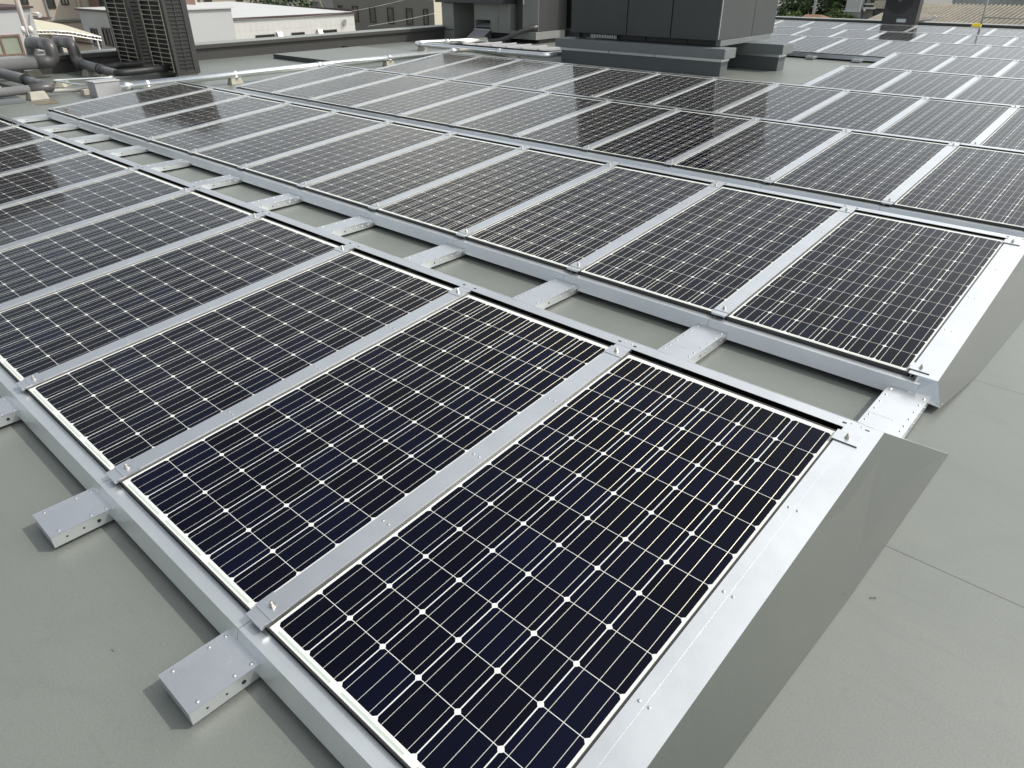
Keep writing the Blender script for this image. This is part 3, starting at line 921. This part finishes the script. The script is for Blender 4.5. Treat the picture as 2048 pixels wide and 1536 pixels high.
lagged("insulated_pipe", [("over", bend([(-17.15, 5.32, -.6), (-17.15, 5.32, .44), (-16.45, 5.32, .44)], .15, 6), .105, M['lagging']),
                          ("elbow", bend([(-16.6, 5.32, .44), (-16.2, 5.32, .44), (-16.2, 5.32, .06), (-15.85, 5.30, .06)], .2, 7), .112, M['lagdark']),
                          ("run", [(-15.95, 5.30, .06), (-14.75, 5.24, .055)], .092, M['lagging']),
                          ("thin_run", [(-14.8, 5.24, .055), (-13.95, 5.20, .05)], .068, M['lagging']),
                          ("tail", bend([(-14.05, 5.20, .05), (-13.80, 5.20, .05), (-13.78, 5.5, .06), (-13.80, 6.17, .07)], .12, 6), .062, M['rubber']),
                          ("branch", [(-14.80, 5.25, .07), (-15.05, 6.17, .07)], .062, M['rubber'])],
       "grey lagged pipe that crosses the parapet and forks black to the condensers", [((-14.78, 5.24, .055), (1, -.05, 0), .105)])
lagged("insulated_pipe", [("run", [(-16.45, 3.70, .06), (-14.2, 3.72, .05)], .095, M['lagging']),
                          ("thin_run", [(-14.25, 3.72, .05), (-13.35, 3.74, .03)], .07, M['lagging']),
                          ("elbow", bend([(-13.45, 3.74, .03), (-13.05, 3.75, .02), (-13.05, 3.4, .02)], .12, 6), .074, M['lagdark']),
                          ("back_run", [(-13.05, 3.45, .02), (-13.05, -.5, .02)], .072, M['lagging'])],
       "lagged pipe bent back in a narrow V behind the steel post", [((-14.2, 3.72, .05), (1, 0, 0), .100)])
cyl("flexible_conduit", bend([(-13.1, 3.72, -.04), (-13.25, 3.95, -.07), (-13.15, 4.15, -.085), (-12.95, 4.28, -.04), (-12.62, 4.35, -.02)], .15, 5), .032, M['flex'])
tag(bpy.data.objects["flexible_conduit.001"], "grey flexible conduit curling from the bent pipe to the junction box", "conduit")
cyl("steel_conduit", bend([(-12.62, 4.45, -.01), (-13.4, 4.30, -.02), (-14.35, 4.18, -.02), (-14.3, 4.35, -.02), (-14.0, 5.0, -.02), (-13.9, 5.5, -.02)], .05, 3), .018, M['conduit'])
tag(bpy.data.objects["steel_conduit"], "thin steel conduit folded in a sharp angle left of the junction box", "conduit")
BL = "concrete support blocks on the roof"
block(-16.2, 4.42, .2, "slotted concrete block under the fat pipe by the parapet", 1.3, 1.3)
block(-15.55, 5.28, pi / 2, "concrete block under the forked pipe close to the parapet", 1.35, 1.15)
block(-14.55, 5.24, pi / 2, "concrete block under the fork of the black branch pipes", 1.3, 1.05)
block(-14.35, 4.30, .9, "long pale block under the folded thin steel conduit", 1.5, .9)
block(-13.75, 3.40, .1, "concrete block partly behind the steel post and bent pipe", 1.2, 1.0)
block(-12.98, 3.46, .1, "largest pale block, under the point of the bent pipe", 1.25, 1.15)
block(-12.86, 4.22, .2, "small pale block just left of the junction box", .8, .85)
block(-14.4, 3.2, .1, "pale block behind the foot of the steel post", 1.2, 1.0)
m = MB(); m.poly([(-12.75, 3.30, RZ + .004), (-12.32, 3.22, RZ + .004), (-12.25, 3.55, RZ + .004), (-12.68, 3.62, RZ + .004)], mat("stained_mat", (0.15, 0.13, 0.09), .9, 0, .3, 8))
m.v = [(x, y, z) for x, y, z in m.v]; struct(m.build("roof_stain"))
t = thing("steel_stand", (-13.35, 2.95, RZ), "dark steel post of a stand on a grey pad at the left edge", "steel stand")
m = MB(); m.box((-13.9, -.5, RZ), (-12.75, 3.22, -.075), M['plinthcap']); loc(m.build("pad", t, bevel=.006))
m = MB(); m.box((-13.42, 2.98, -.068), (-13.35, 3.05, .62), M['steeldark']); m.box((-13.355, 2.985, -.068), (-13.30, 3.045, .60), M['steeldark']); m.box((-13.42, 1.2, -.068), (-13.35, 1.27, .62), M['steeldark']); loc(m.build("post", t))
m = MB(); m.box((-13.5, 2.90, -.0745), (-13.22, 3.12, -.067), M['steeldark']); loc(m.build("foot_plate", t))
m = MB(); m.box((-13.44, -.6, .622), (-13.3, 3.1, .70), M['steeldark']); m.box((-14.5, -.6, .622), (-14.36, 3.1, .70), M['steeldark']); loc(m.build("beam", t))
t = thing("cooling_unit", (-13.9, 1.2, .70), "dark cooling unit raised on the steel stand, seen mirrored in the nearest row's far panels", "cooling unit")
m = MB(); m.box((-14.55, -.7, .702), (-13.28, 3.08, 2.5), M['condenser']); loc(m.build("casing", t, bevel=.01))
m = MB()
for k in range(16): m.box((-13.279, -.5, .80 + k * .1), (-13.265, 2.9, .84 + k * .1), M['acframe'])
loc(m.build("louvre", t))

# --- far fan unit, pipe, posts
t = thing("fan_unit", (-6.1, 26.9, RZ), "black fan unit standing behind the farthest row, mirrored in the panels", "fan unit")
m = MB(); m.box((-6.72, 26.6, .12), (-5.74, 27.0, 1.75), M['acframe']); m.box((-5.739, 26.62, .12), (-5.70, 27.0, 1.75), M['condenser']); loc(m.build("casing", t, bevel=.006))
m = MB()
for k in range(7):
    rr = .06 + k * .055; pts = [(-6.29 + cos(q * pi / 14) * rr, 26.585, .86 + sin(q * pi / 14) * rr) for q in range(29)]
    m.tube(pts, .006, M['acgap'], 5, False)
m.tube([(-6.29, 26.58, .86), (-6.29, 26.598, .86)], .07, M['steeldark'], 20)
loc(m.build("fan_grille", t))
m = MB(); m.box((-6.26, 26.592, .21), (-5.98, 26.599, .31), M['plate']); loc(m.build("rating_plate", t))
m = MB(); m.box((-6.66, 26.62, RZ), (-6.5, 27.0, .118), M['concrete']); m.box((-5.95, 26.62, RZ), (-5.79, 27.0, .118), M['concrete']); loc(m.build("foot", t))
cyl("drain_pipe", bend([(-5.66, 26.85, .23), (-5.28, 26.95, .32), (-5.22, 26.95, .40)], .03, 3), .032, M['greybox'])
tag(bpy.data.objects["drain_pipe"], "short pale pipe elbow beside the black fan unit", "pipe")
t = thing("antenna_post", (-3.95, 27.12, RZ), "thin grey post with a side rail behind the farthest row", "post")
loc(cyl("post", [(-3.93, 27.12, RZ), (-3.98, 27.12, 1.7)], .03, M['steelgrey'], t)); loc(cyl("rail", [(-3.92, 27.12, .40), (-1.6, 27.12, .38)], .018, M['steelgrey'], t))
m = MB()
for k in range(5):
    a = random.random() * 6
    m.hexa([(-4.12 + k * .05, 26.72 + .02 * cos(a), .155), (-4.05 + k * .05, 26.72, .16), (-4.05 + k * .05, 26.80, .165), (-4.12 + k * .05, 26.82, .15),
            (-4.10 + k * .05, 26.73, .23 + .05 * sin(a * 2)), (-4.06 + k * .05, 26.73, .235), (-4.06 + k * .05, 26.79, .23), (-4.11 + k * .05, 26.80, .225)], M['yellow'])
m.box((-3.93, 26.74, RZ), (-3.88, 26.79, .155), M['steeldark'])
tag(m.build("warning_marker"), "small yellow warning marker at the foot of the thin post", "marker")

# ------------------------------------------------------------------ the town beyond the parapets
GZ = -8.2
def wbox(mb, a, b, m, top=None): mb.box(a, b, m, top)
def win_x(t, x, y0, y1, z0, z1, fr='winframe', gl='glass', mull=1, name="window"):
    """window in a wall that faces +X"""
    m = MB(); e = .06
    m.box((x - .02, y0 - e, z0 - e), (x + .05, y0, z1 + e), M[fr]); m.box((x - .02, y1, z0 - e), (x + .05, y1 + e, z1 + e), M[fr])
    m.box((x - .02, y0, z0 - e), (x + .05, y1, z0), M[fr]); m.box((x - .02, y0, z1), (x + .05, y1, z1 + e), M[fr])
    for k in range(mull):
        y = y0 + (y1 - y0) * (k + 1) / (mull + 1); m.box((x - .02, y - .025, z0), (x + .045, y + .025, z1), M[fr])
    w_ = loc(m.build(name, t))
    m = MB(); m.box((x - .03, y0, z0), (x + .015, y1, z1), M[gl]); m.build("pane", w_)
    return w_
def win_y(t, y, x0, x1, z0, z1, fr='winframe', gl='glass', mull=1, name="window"):
    """window in a wall that faces -Y"""
    m = MB(); e = .06
    m.box((x0 - e, y - .05, z0 - e), (x0, y + .02, z1 + e), M[fr]); m.box((x1, y - .05, z0 - e), (x1 + e, y + .02, z1 + e), M[fr])
    m.box((x0, y - .05, z0 - e), (x1, y + .02, z0), M[fr]); m.box((x0, y - .05, z1), (x1, y + .02, z1 + e), M[fr])
    for k in range(mull):
        x = x0 + (x1 - x0) * (k + 1) / (mull + 1); m.box((x - .025, y - .045, z0), (x + .025, y + .02, z1), M[fr])
    w_ = loc(m.build(name, t))
    m = MB(); m.box((x0, y - .015, z0), (x1, y + .03, z1), M[gl]); m.build("pane", w_)
    return w_

# white metal-clad hall
t = thing("metal_clad_hall", (-45, 25, GZ), "white metal-clad hall with a pale low roof and dark red edges, behind the conduit", "building")
m = MB()
m.box((-52.5, 20.85, GZ), (-38.05, 28.9, -.52), M['whitewall'])  # end wall's shade put into greyer siding; sunlit side gets paler panels
for k in range(23):
    y = 20.82 + k * .352; m.box((-38.05, y + .002, GZ), (-38.025, y + .349, -1.122), M['creampanel']); m.box((-38.05, y + .002, -1.116), (-38.025, y + .349, -.52), M['creampanel'])
loc(m.build("wall", t))
m = MB()
m.hexa([(-52.6, 20.75, -.515), (-37.95, 20.75, -.515), (-37.95, 28.95, -.515), (-52.6, 28.95, -.515), (-52.6, 20.75, -.18), (-37.95, 20.75, -.455), (-37.95, 28.95, -.455), (-52.6, 28.95, -.18)], M['whiteroof'])
rf = loc(m.build("roof", t))
m = MB()
m.box((-37.95, 20.7, -.55), (-37.92, 29.0, -.45), M['redtrim']); m.box((-52.6, 20.71, -.53), (-37.95, 20.745, -.50), M['redtrim']); m.box((-52.6, 28.96, -.5), (-37.95, 29.0, -.3), M['redtrim'])
m.build("edge_trim", rf)
for y0, y1, z0, z1 in ((22.15, 23.2, -2.2, -1.41), (24.45, 25.18, -2.0, -1.41), (26.5, 27.45, -2.0, -1.39)): win_x(t, -38.025, y0, y1, z0, z1, mull=0)
for x0, x1, z0, z1 in ((-42.05, -41.2, -2.4, -1.40), (-39.75, -38.75, -2.2, -1.42)): win_y(t, 20.85, x0, x1, z0, z1, mull=1)
for y in (23.4, 26.1):
    m = MB(); m.hexa([(-38.02, y, -1.5), (-37.78, y, -1.5), (-37.78, y + .28, -1.5), (-38.02, y + .28, -1.5), (-38.02, y, -1.25), (-37.88, y, -1.27), (-37.88, y + .28, -1.27), (-38.02, y + .28, -1.25)], M['silver'])
    loc(m.build("vent_hood", t))
m = MB()
for k in range(4): m.tube([(-37.98 + .03 * k, 28.1 + .12 * cos(q / 3), -1.0 + .17 * sin(q / 3 + k)) for q in range(20)], .012, M['steelgrey'], 5)
loc(m.build("cable_coil", t))
m = MB(); m.tube([(-41.9, 20.75, -1.55), (-40.95, 20.65, -1.42)], .03, M['steelgrey'], 6); m.tube([(-40.95, 20.7, -1.55), (-40.90, 20.55, -1.52), (-40.85, 20.5, -1.40)], [.26, .26, .2], M['ceramic'], 16)
loc(m.build("satellite_dish", t))

# dark grey building with a row of windows
t = thing("grey_apartment_building", (-46, 40, GZ), "dark grey building with a row of six tall brown-framed windows", "building")
m = MB(); m.box((-48.6, 35.0, GZ), (-37.46, 44, 3.0), M['darkwall']); loc(m.build("wall", t))
m = MB(); m.box((-37.458, 35.02, GZ), (-37.44, 44, 3.0), M['creamwall']); loc(m.build("sunlit_side_wall", t))  # sunlit face put into colour: paler sheet over the dark wall
for x0, x1 in ((-48.02, -47.46), (-46.3, -45.6), (-44.28, -43.6), (-42.28, -41.6), (-40.27, -39.6), (-38.5, -38.02)):
    win_y(t, 35.0, x0 + .06, x1 - .06, -1.48, -.58, 'winframe', 'curtain', mull=0)
    
t = thing("grey_shed", (-52, 38, GZ), "pale grey gabled shed between the dark tree and the dark building", "building")
m = MB()
m.hexa([(-54.6, 37, GZ), (-48.7, 37, GZ), (-48.7, 42, GZ), (-54.6, 42, GZ), (-54.6, 37, -.5), (-48.7, 37, .6), (-48.7, 42, .6), (-54.6, 42, -.5)], M['greywall']); loc(m.build("wall", t))
m = MB(); m.hexa([(-55, 36.8, -.50), (-52.9, 36.8, -.42), (-52.9, 42, -.42), (-55, 42, -.5), (-55, 36.8, -.44), (-52.9, 36.8, -.36), (-52.9, 42, -.36), (-55, 42, -.44)], M['creamwall'])
m.hexa([(-53.05, 36.8, -.4), (-52.9, 36.8, -.4), (-52.3, 36.8, -1.3), (-52.45, 36.8, -1.3), (-53.05, 36.95, -.4), (-52.9, 36.95, -.4), (-52.3, 36.95, -1.3), (-52.45, 36.95, -1.3)], M['creamwall'])
loc(m.build("roof", t))

# houses behind the hall
for x, y0, y1, z, mm, lab in ((-56, 23.5, 26.1, 2.6, 'orangewall', "orange house wall showing beside the right-hand condenser"),
                              (-55, 26.15, 27.6, 2.8, 'creampanel', "narrow white house wall behind the hall roof"),
                              (-56, 27.7, 31.2, 2.2, 'tanwall', "tan house with a drainpipe behind the hall roof"),
                              (-58, 31.4, 35, 1.6, 'beigewall', "pinkish house behind the left side of the dark tree")):
    t = thing("house", (x - 3, (y0 + y1) / 2, GZ), lab, "house")
    m = MB(); m.box((x - 6, y0, GZ), (x, y1, z), M[mm]); loc(m.build("wall", t))
    m = MB(); m.hexa([(x - 6.2, y0 - .1, z), (x + .2, y0 - .1, z), (x + .2, y1 + .1, z), (x - 6.2, y1 + .1, z), (x - 4, y0 - .1, z + 1), (x - 2, y0 - .1, z + 1), (x - 2, y1 + .1, z + 1), (x - 4, y1 + .1, z + 1)], M['steeldark']); loc(m.build("roof", t))
    if mm in ('tanwall', 'beigewall'):
        m = MB(); m.tube([(x + .05, y0 + .55, GZ), (x + .05, y0 + .55, z)], .06, M['brownframe'], 8); loc(m.build("drainpipe", t))
        win_x(t, x, y0 + 1.0, y0 + 1.5, -.35, 1.2)

# white building at far left
t = thing("white_house", (-29.5, 4.5, GZ), "white house with a wide brown-framed window at the far left", "house")
m = MB(); m.box((-33, 0, GZ), (-27.3, 8.1, .72), M['whitewall']); loc(m.build("wall", t))
m = MB(); m.box((-33.1, -.1, .721), (-27.22, 8.18, .78), M['redtrim']); loc(m.build("roof_edge", t))
win_x(t, -27.3, 6.45, 7.48, -.55, -.06, 'brownframe', 'paleglass', 1)
m = MB(); m.tube([(-27.25, 8.05, .60), (-27.0, 8.16, .57), (-26.9, 8.2, .52)], [.02, .05, .075], M['ceramic'], 10); loc(m.build("lamp", t))
m = MB(); m.box((-27.3, 7.62, -.7), (-26.9, 8.0, -.52), M['steeldark']); loc(m.build("hatch", t))
t = thing("utility_pole", (-25.0, 7.15, GZ), "pinkish utility pole with paired white insulators before the white house", "utility pole")
loc(cyl("pole", [(-25.0, 7.12, GZ), (-25.0, 7.12, 4.5)], [.095, .065], M['polecon'], t))
loc(cyl("cable_duct", [(-24.86, 7.10, GZ), (-24.86, 7.10, .95)], .018, M['greywall'], t))
for y in (7.02, 7.22):
    loc(cyl("insulator", [(-24.93, y, .14), (-24.93, y, .24), (-24.93, y, .34)], [.04, .065, .04], M['ceramic'], t))
m = MB(); m.box((-24.95, 6.98, .10), (-24.88, 7.28, .13), M['steelgrey']); loc(m.build("crossarm", t))

# beige apartment block
t = thing("apartment_block", (-50, 13, GZ), "beige apartment block with dark windows behind the cream canopy", "building")
m = MB(); m.box((-54, 12.2, GZ), (-46.0, 16.1, 3.2), M['beigewall']); m.box((-46.0, 12.6, -.58), (-45.93, 16.1, -.50), M['steelgrey']); m.box((-46.0, 12.6, -.70), (-45.95, 16.1, -.66), M['steeldark'])
m.tube([(-45.93, 14.56, GZ), (-45.93, 14.56, 3.2)], .04, M['steelgrey'], 8)
loc(m.build("wall", t))
win_x(t, -46.0, 14.68, 14.98, .08, 1.1, mull=0); win_x(t, -46.0, 15.42, 15.68, .22, 1.1, gl='paleglass'); win_x(t, -46.0, 13.3, 13.7, .3, 1.2)
t = thing("tan_annex", (-47.3, 18, GZ), "cream annex wall with pipes between the apartment block and white house", "building")
m = MB(); m.box((-50, 16.12, GZ), (-45.8, 18.2, 2.5), M['creamwall']); m.tube([(-45.75, 16.25, GZ), (-45.75, 16.25, 2.5)], .06, M['tanwall'], 8); loc(m.build("wall", t))
m = MB(); m.box((-45.95, 16.18, -.35), (-45.7, 16.45, -.12), M['steeldark']); loc(m.build("meter_box", t))

# white house with two windows left of the condensers
t = thing("white_house", (-38, 17, GZ), "white house in shade with two dark windows, left of the condensers", "house")
m = MB(); m.box((-40.0, 14.0, GZ), (-34.5, 19, .16), M['whitewall']); loc(m.build("wall", t))
m = MB(); m.box((-40.1, 13.9, .161), (-34.4, 19.1, .22), M['whiteroof']); m.box((-40.1, 13.87, .13), (-34.4, 13.899, .20), M['redtrim']); loc(m.build("roof", t))
win_y(t, 14.0, -39.0, -38.35, -1.35, -.68); win_y(t, 14.0, -37.6, -36.8, -1.25, -.60)
t = thing("brick_house", (-42, 19, GZ), "brown upper storey with wide dark windows above the shaded white house", "house")
m = MB(); m.box((-45.5, 16.6, GZ), (-39.0, 19.5, 2.4), M['brownframe']); loc(m.build("wall", t)); win_y(t, 16.6, -43.9, -40.2, .15, 1.3, mull=3)

# cream canopy on a light truss
t = thing("canopy", (-34, 11, GZ), "cream curved canopy on a thin white lattice truss behind the pipes", "canopy")
prof = [(9.3, -.10), (9.8, -.24), (10.4, -.28), (11.0, -.36), (11.5, -.48), (12.12, -.62)]
m = MB()
for (y0, z0), (y1, z1) in zip(prof[:-1], prof[1:]):
    m.hexa([(-37, y0, z0 + .30), (-33, y0, z0), (-33, y1, z1), (-37, y1, z1 + .30), (-37, y0, z0 + .33), (-33, y0, z0 + .03), (-33, y1, z1 + .03), (-37, y1, z1 + .33)], M['canopy'])
loc(m.build("roof_sheet", t))
m = MB()
lo = [(y, z - .13) for y, z in prof]
m.tube([(-32.98, y, z - .01) for y, z in prof], .018, M['ceramic'], 6); m.tube([(-32.98, y, z) for y, z in lo], .015, M['ceramic'], 6)
for k in range(22):
    f = k / 21; y = 9.3 + f * 2.8
    def at_(y):
        for (a, b_), (c, d) in zip(prof[:-1], prof[1:]):
            if a <= y <= c: return b_ + (d - b_) * (y - a) / (c - a)
        return prof[-1][1]
    y2 = min(y + .07, 12.1)
    m.tube([(-32.98, y, at_(y) - (.01 if k % 2 else .13)), (-32.98, y2, at_(y2) - (.13 if k % 2 else .01))], .009, M['ceramic'], 5)
loc(m.build("truss", t))
for y in (11.05, 11.95):
    loc(cyl("post", [(-33.0, y, GZ), (-33.0, y, at_(y) - .1)], .035, M['steelgrey'], t, 8))
m = MB()
m.box((-33.3, 9.4, GZ), (-33.25, 10.9, -.55), M['creamwall']); m.box((-33.24, 10.25, GZ), (-33.2, 10.32, -.4), M['brownframe']); m.box((-33.24, 9.85, -.55), (-33.22, 10.15, -.42), M['tanwall'])
loc(m.build("back_wall", t))
m = MB(); m.box((-33.8, 11.1, GZ), (-33.5, 11.85, -.68), M['tanwall']); m.tube([(-33.4, 10.7, -.65), (-33.4, 12.2, -.95)], .03, M['redtrim'], 6); loc(m.build("rear_screen", t))
t = thing("cream_shed", (-36, 10.5, GZ), "cream corrugated shed wall above the curved canopy", "shed")
m = MB(); m.box((-39.5, 9.0, GZ), (-37.3, 11.75, -.06), M['creamwall'])
for k in range(28): m.box((-37.3, 9.0 + k * .098, GZ), (-37.28, 9.04 + k * .098, -.06), M['creamwall'])
loc(m.build("wall", t))
m = MB(); m.box((-39.6, 8.9, -.06), (-37.2, 11.85, -.02), M['redtrim']); loc(m.build("roof", t))

# corrugated roof house at far right and grey hall behind it
t = thing("corrugated_roof_house", (-5, 35, GZ), "long weathered corrugated roof beyond the far parapet at top right", "building")
m = MB()
n_ = 96; x0, x1 = -9.6, 7.0
m_b = mat("weathered_corrugated", (0.18, 0.162, 0.125), .8, 0, .35, 1.5)
m_v = mat("shaded_valley", (0.045, 0.042, 0.033), .9, 0, .3, 1.5)  # dark-stained valleys: weak groove shade strengthened in their colour
ya, za, yb, zb = 30.5, -.55, 39.0, .30
pts = []
for k in range(n_ * 4 + 1):
    x = x0 + (x1 - x0) * k / (n_ * 4); h = .055 * sin(k / 4 * 2 * pi)
    pts.append((x, h))
for (xa, ha), (xc, hc) in zip(pts[:-1], pts[1:]):
    m.poly([(xa, ya, za + ha), (xc, ya, za + hc), (xc, yb, zb + hc), (xa, yb, zb + ha)], m_b if ha + hc > .005 else m_v)
loc(m.build("roof", t))
m = MB(); m.box((x0 + .2, 31, GZ), (x1, 38.8, -.72), M['greywall']); loc(m.build("wall", t))
t = thing("grey_hall", (0, 48, GZ), "light grey hall with a sloping gable behind the corrugated roof", "building")
m = MB(); m.box((-9.3, 46, GZ), (12, 54, 1.8), M['greywall'])
for k in range(50): m.box((-9.2 + k * .3, 45.98, GZ), (-9.18 + k * .3, 46, 1.8), M['steelgrey'])
loc(m.build("wall", t))
m = MB(); m.hexa([(-6.8, 45.6, .5), (-6.7, 45.6, .42), (3, 45.6, 2.6), (3, 45.6, 2.7), (-6.8, 45.9, .5), (-6.7, 45.9, .42), (3, 45.9, 2.6), (3, 45.9, 2.7)], M['creampanel']); loc(m.build("barge_board", t))

# houses at the right
t = thing("white_tank_house", (-15.7, 52, GZ), "pale blue-grey block with white corner trims, right of the trees", "building")
m = MB(); m.box((-16.1, 50, GZ), (-15.2, 53, 2.5), M['whiteroof']); loc(m.build("wall", t))
m = MB(); m.box((-15.26, 49.96, -.7), (-15.17, 49.999, 2.5), M['ceramic']); loc(m.build("corner_trim", t))
m = MB(); m.box((-16.2, 49.9, -.62), (-15.15, 49.99, -.56), M['ceramic']); m.box((-16.15, 49.94, -.9), (-15.2, 49.985, -.63), M['steelgrey']); loc(m.build("railing", t))
t = thing("grey_house", (-14.4, 53, GZ), "grey-beige house with a small canopy and lamp, left of the black fan unit", "house")
m = MB(); m.box((-15.1, 50.5, GZ), (-13.2, 55, 2.4), mat("greige_wall", (.30, .28, .25), .85, 0, .08, .8)); loc(m.build("wall", t))
m = MB(); m.box((-14.55, 50.3, -.42), (-13.4, 50.49, .0), M['creamwall']); loc(m.build("balcony", t))
m = MB(); m.box((-15.15, 50.2, -.46), (-14.4, 50.49, -.36), M['ceramic']); m.box((-15.05, 50.1, -.22), (-14.5, 50.45, -.16), M['ceramic']); loc(m.build("door_canopy", t))
win_y(t, 50.5, -14.5, -13.85, -.75, -.5, mull=0); win_y(t, 50.5, -14.8, -14.5, -.02, .6, mull=0)
m = MB(); m.tube([(-15.0, 50.2, -1.0), (-15.0, 50.2, -.60)], .02, M['steelgrey'], 6); m.tube([(-15.0, 50.2, -.62), (-15.0, 50.15, -.52), (-14.95, 50.1, -.50)], [.03, .08, .06], M['ceramic'], 10); loc(m.build("lamp", t))
t = thing("utility_pole", (-17.8, 49.5, GZ), "slim grey utility pole rising in front of the green trees", "utility pole")
loc(cyl("pole", [(-17.8, 49.5, GZ), (-17.86, 49.5, 5)], [.11, .08], M['steelgrey'], t, 12))
m = MB(); m.box((-18.3, 49.42, 2.6), (-17.3, 49.5, 2.68), M['steeldark']); loc(m.build("crossarm", t))
t = thing("tiled_roof_house", (-16.9, 47.5, GZ), "low house with an orange roof below the trees", "house")
m = MB(); m.box((-17.6, 46.5, GZ), (-15.9, 48.5, -1.05), M['creamwall']); loc(m.build("wall", t))
m = MB(); m.hexa([(-17.7, 46.4, -1.05), (-15.8, 46.4, -1.05), (-15.8, 48.6, -1.05), (-17.7, 48.6, -1.05), (-17.5, 47.4, -.72), (-16.6, 47.4, -.72), (-16.6, 47.6, -.72), (-17.5, 47.6, -.72)], M['brownroof']); loc(m.build("roof", t))

# overhead wires
def wire(p0, p1, sag, label):
    pts = []
    for k in range(17):
        f = k / 16; q = Vector(p0).lerp(Vector(p1), f); q.z -= sag * 4 * f * (1 - f); pts.append(q)
    m = MB(); m.tube(pts, .007, M['steelgrey'], 5)
    tag(m.build("overhead_wire"), label, "wire", "overhead wires")
wire((-34.5, 18, -.25), (-37.0, 34.5, .55), .5, "thin wire hanging across the white hall roof and dark building")
wire((-31, 24.5, -.75), (-30, 34, .55), .15, "thin pale wire slanting up across the dark building's windows")
wire((-33, 28, .65), (-27.5, 30.5, -.05), .1, "thin wire slanting down across the dark building's right end")
wire((-24.9, 7.1, 3.0), (-36, -4, 1.6), .6, "wire from the insulator pole across the white house")
wire((-17.86, 49.5, 2.62), (-28, 46, -.1), .3, "wire from the slim grey pole across the trees")

# ------------------------------------------------------------------ trees
def tree(name, x, y, h, rad, leaf, label, seed, n=2600, lz=None, ls=.17, cat="tree"):
    rd = random.Random(seed)
    t = thing(name, (x, y, GZ), label, cat)
    m = MB()
    m.tube([(0, 0, 0), (.06, .03, h * .3), (-.03, .08, h * .62), (.04, 0, h * .9)], [.22, .17, .12, .03], M['bark'], 9)
    limbs = []
    for k in range(9):
        a = rd.random() * 2 * pi; z0 = h * (.35 + .5 * rd.random()); q = rad * (.5 + .4 * rd.random())
        e = Vector((cos(a) * q, sin(a) * q, z0 + q * .6)); limbs.append(e)
        m.tube([(0, .05, z0), e * .5 + Vector((0, 0, z0 * .5 + .1)), e], [.08, .05, .015], M['bark'], 6)
    m.build("trunk", t, smooth=True)
    cz = h - rad * .9
    cl = []
    for k in range(34):
        while True:
            v = Vector((rd.uniform(-1, 1), rd.uniform(-1, 1), rd.uniform(-1, 1)))
            if .25 < v.length < 1: break
        cl.append((Vector((v.x * rad, v.y * rad, cz + v.z * rad * .95)), rad * rd.uniform(.22, .42)))
    m = MB()
    mats = {'d': [M['leafdark'], M['leafdark'], M['leafmid']], 'm': [M['leafdark'], M['leafmid'], M['leafmid']], 'l': [M['leafmid'], M['leaflight'], M['leaflight']]}[leaf]
    for k in range(n):
        c, r = cl[rd.randrange(len(cl))]
        v = Vector((rd.gauss(0, 1), rd.gauss(0, 1), rd.gauss(0, 1))).normalized() * r * (rd.random() ** .4)
        p = c + v
        a = Vector((rd.gauss(0, 1), rd.gauss(0, 1), rd.gauss(0, .6))).normalized()
        b_ = a.cross(Vector((rd.gauss(0, 1), rd.gauss(0, 1), rd.gauss(0, 1)))).normalized()
        s = ls * rd.uniform(.6, 1.3)
        m.poly([p - a * s, p + b_ * s * .45, p + a * s, p - b_ * s * .45], mats[rd.randrange(3)])
    m.build("crown", t)
    return t
tree("broadleaf_tree", -57.0, 36.0, 9.6, 3.4, 'd', "dense dark tree left of the dark grey building", 1, 7000, ls=.15)
tree("broadleaf_tree", -58.5, 33.6, 8.4, 2.2, 'm', "lighter bushy tree at the left foot of the dark tree", 2, 4000, ls=.13)
tree("broadleaf_tree", -21.9, 58.5, 9.6, 2.4, 'm', "leafy tree close to the large charcoal unit's right edge", 3, 6500, ls=.15)
tree("broadleaf_tree", -18.9, 58.0, 9.4, 2.5, 'd', "dark tree behind the slim grey utility pole", 4, 6500, ls=.15)
tree("broadleaf_tree", -16.9, 59.0, 9.9, 2.3, 'm', "green tree between the slim pole and the pale block", 5, 6000, ls=.15)
tree("shrub", -19.6, 50.5, 7.5, .8, 'l', "yellow-green shrub left of the slim grey pole", 6, 1100, ls=.11, cat="shrub")
tree("shrub", -16.3, 49.3, 7.65, .75, 'l', "bright green shrub in front of the pale block", 7, 1100, ls=.11, cat="shrub")
tree("shrub", -15.4, 49.0, 7.45, .5, 'l', "small green shrub beside the grey-beige house lamp", 8, 700, ls=.10, cat="shrub")
tree("shrub", -18.6, 48.6, 7.40, .6, 'l', "small yellow-green shrub below the slim grey pole's left side", 9, 800, ls=.10, cat="shrub")

# small dry leaves and bits lying on the membrane
def curl(x, y, rz, s, label):
    m = MB(); P = [(-1, 0, .1), (-.5, .18, .5), (0, .1, .15), (.45, -.2, .35), (1, .05, .05)]
    for (a, b_, c), (d, e, f) in zip(P[:-1], P[1:]):
        m.poly([(a * s, b_ * s - .12 * s, c * s), (d * s, e * s - .12 * s, f * s), (d * s, e * s + .12 * s, f * s + .05 * s), (a * s, b_ * s + .12 * s, c * s + .05 * s)], M['bark'])
    o = m.build("dry_leaf"); o.location = (x, y, RZ + .001); o.rotation_euler = (0, 0, rz)
    return tag(o, label, "leaf", "dry leaves on the roof")
curl(1.315, 1.475, .9, .013, "small curled brown leaf on the roof below the long seam")
curl(1.62, 2.35, 2.2, .008, "tiny dry leaf on the roof right of the front end cover")
curl(-.42, -.36, .3, .008, "tiny dry leaf on the roof left of the nearest rail stub")
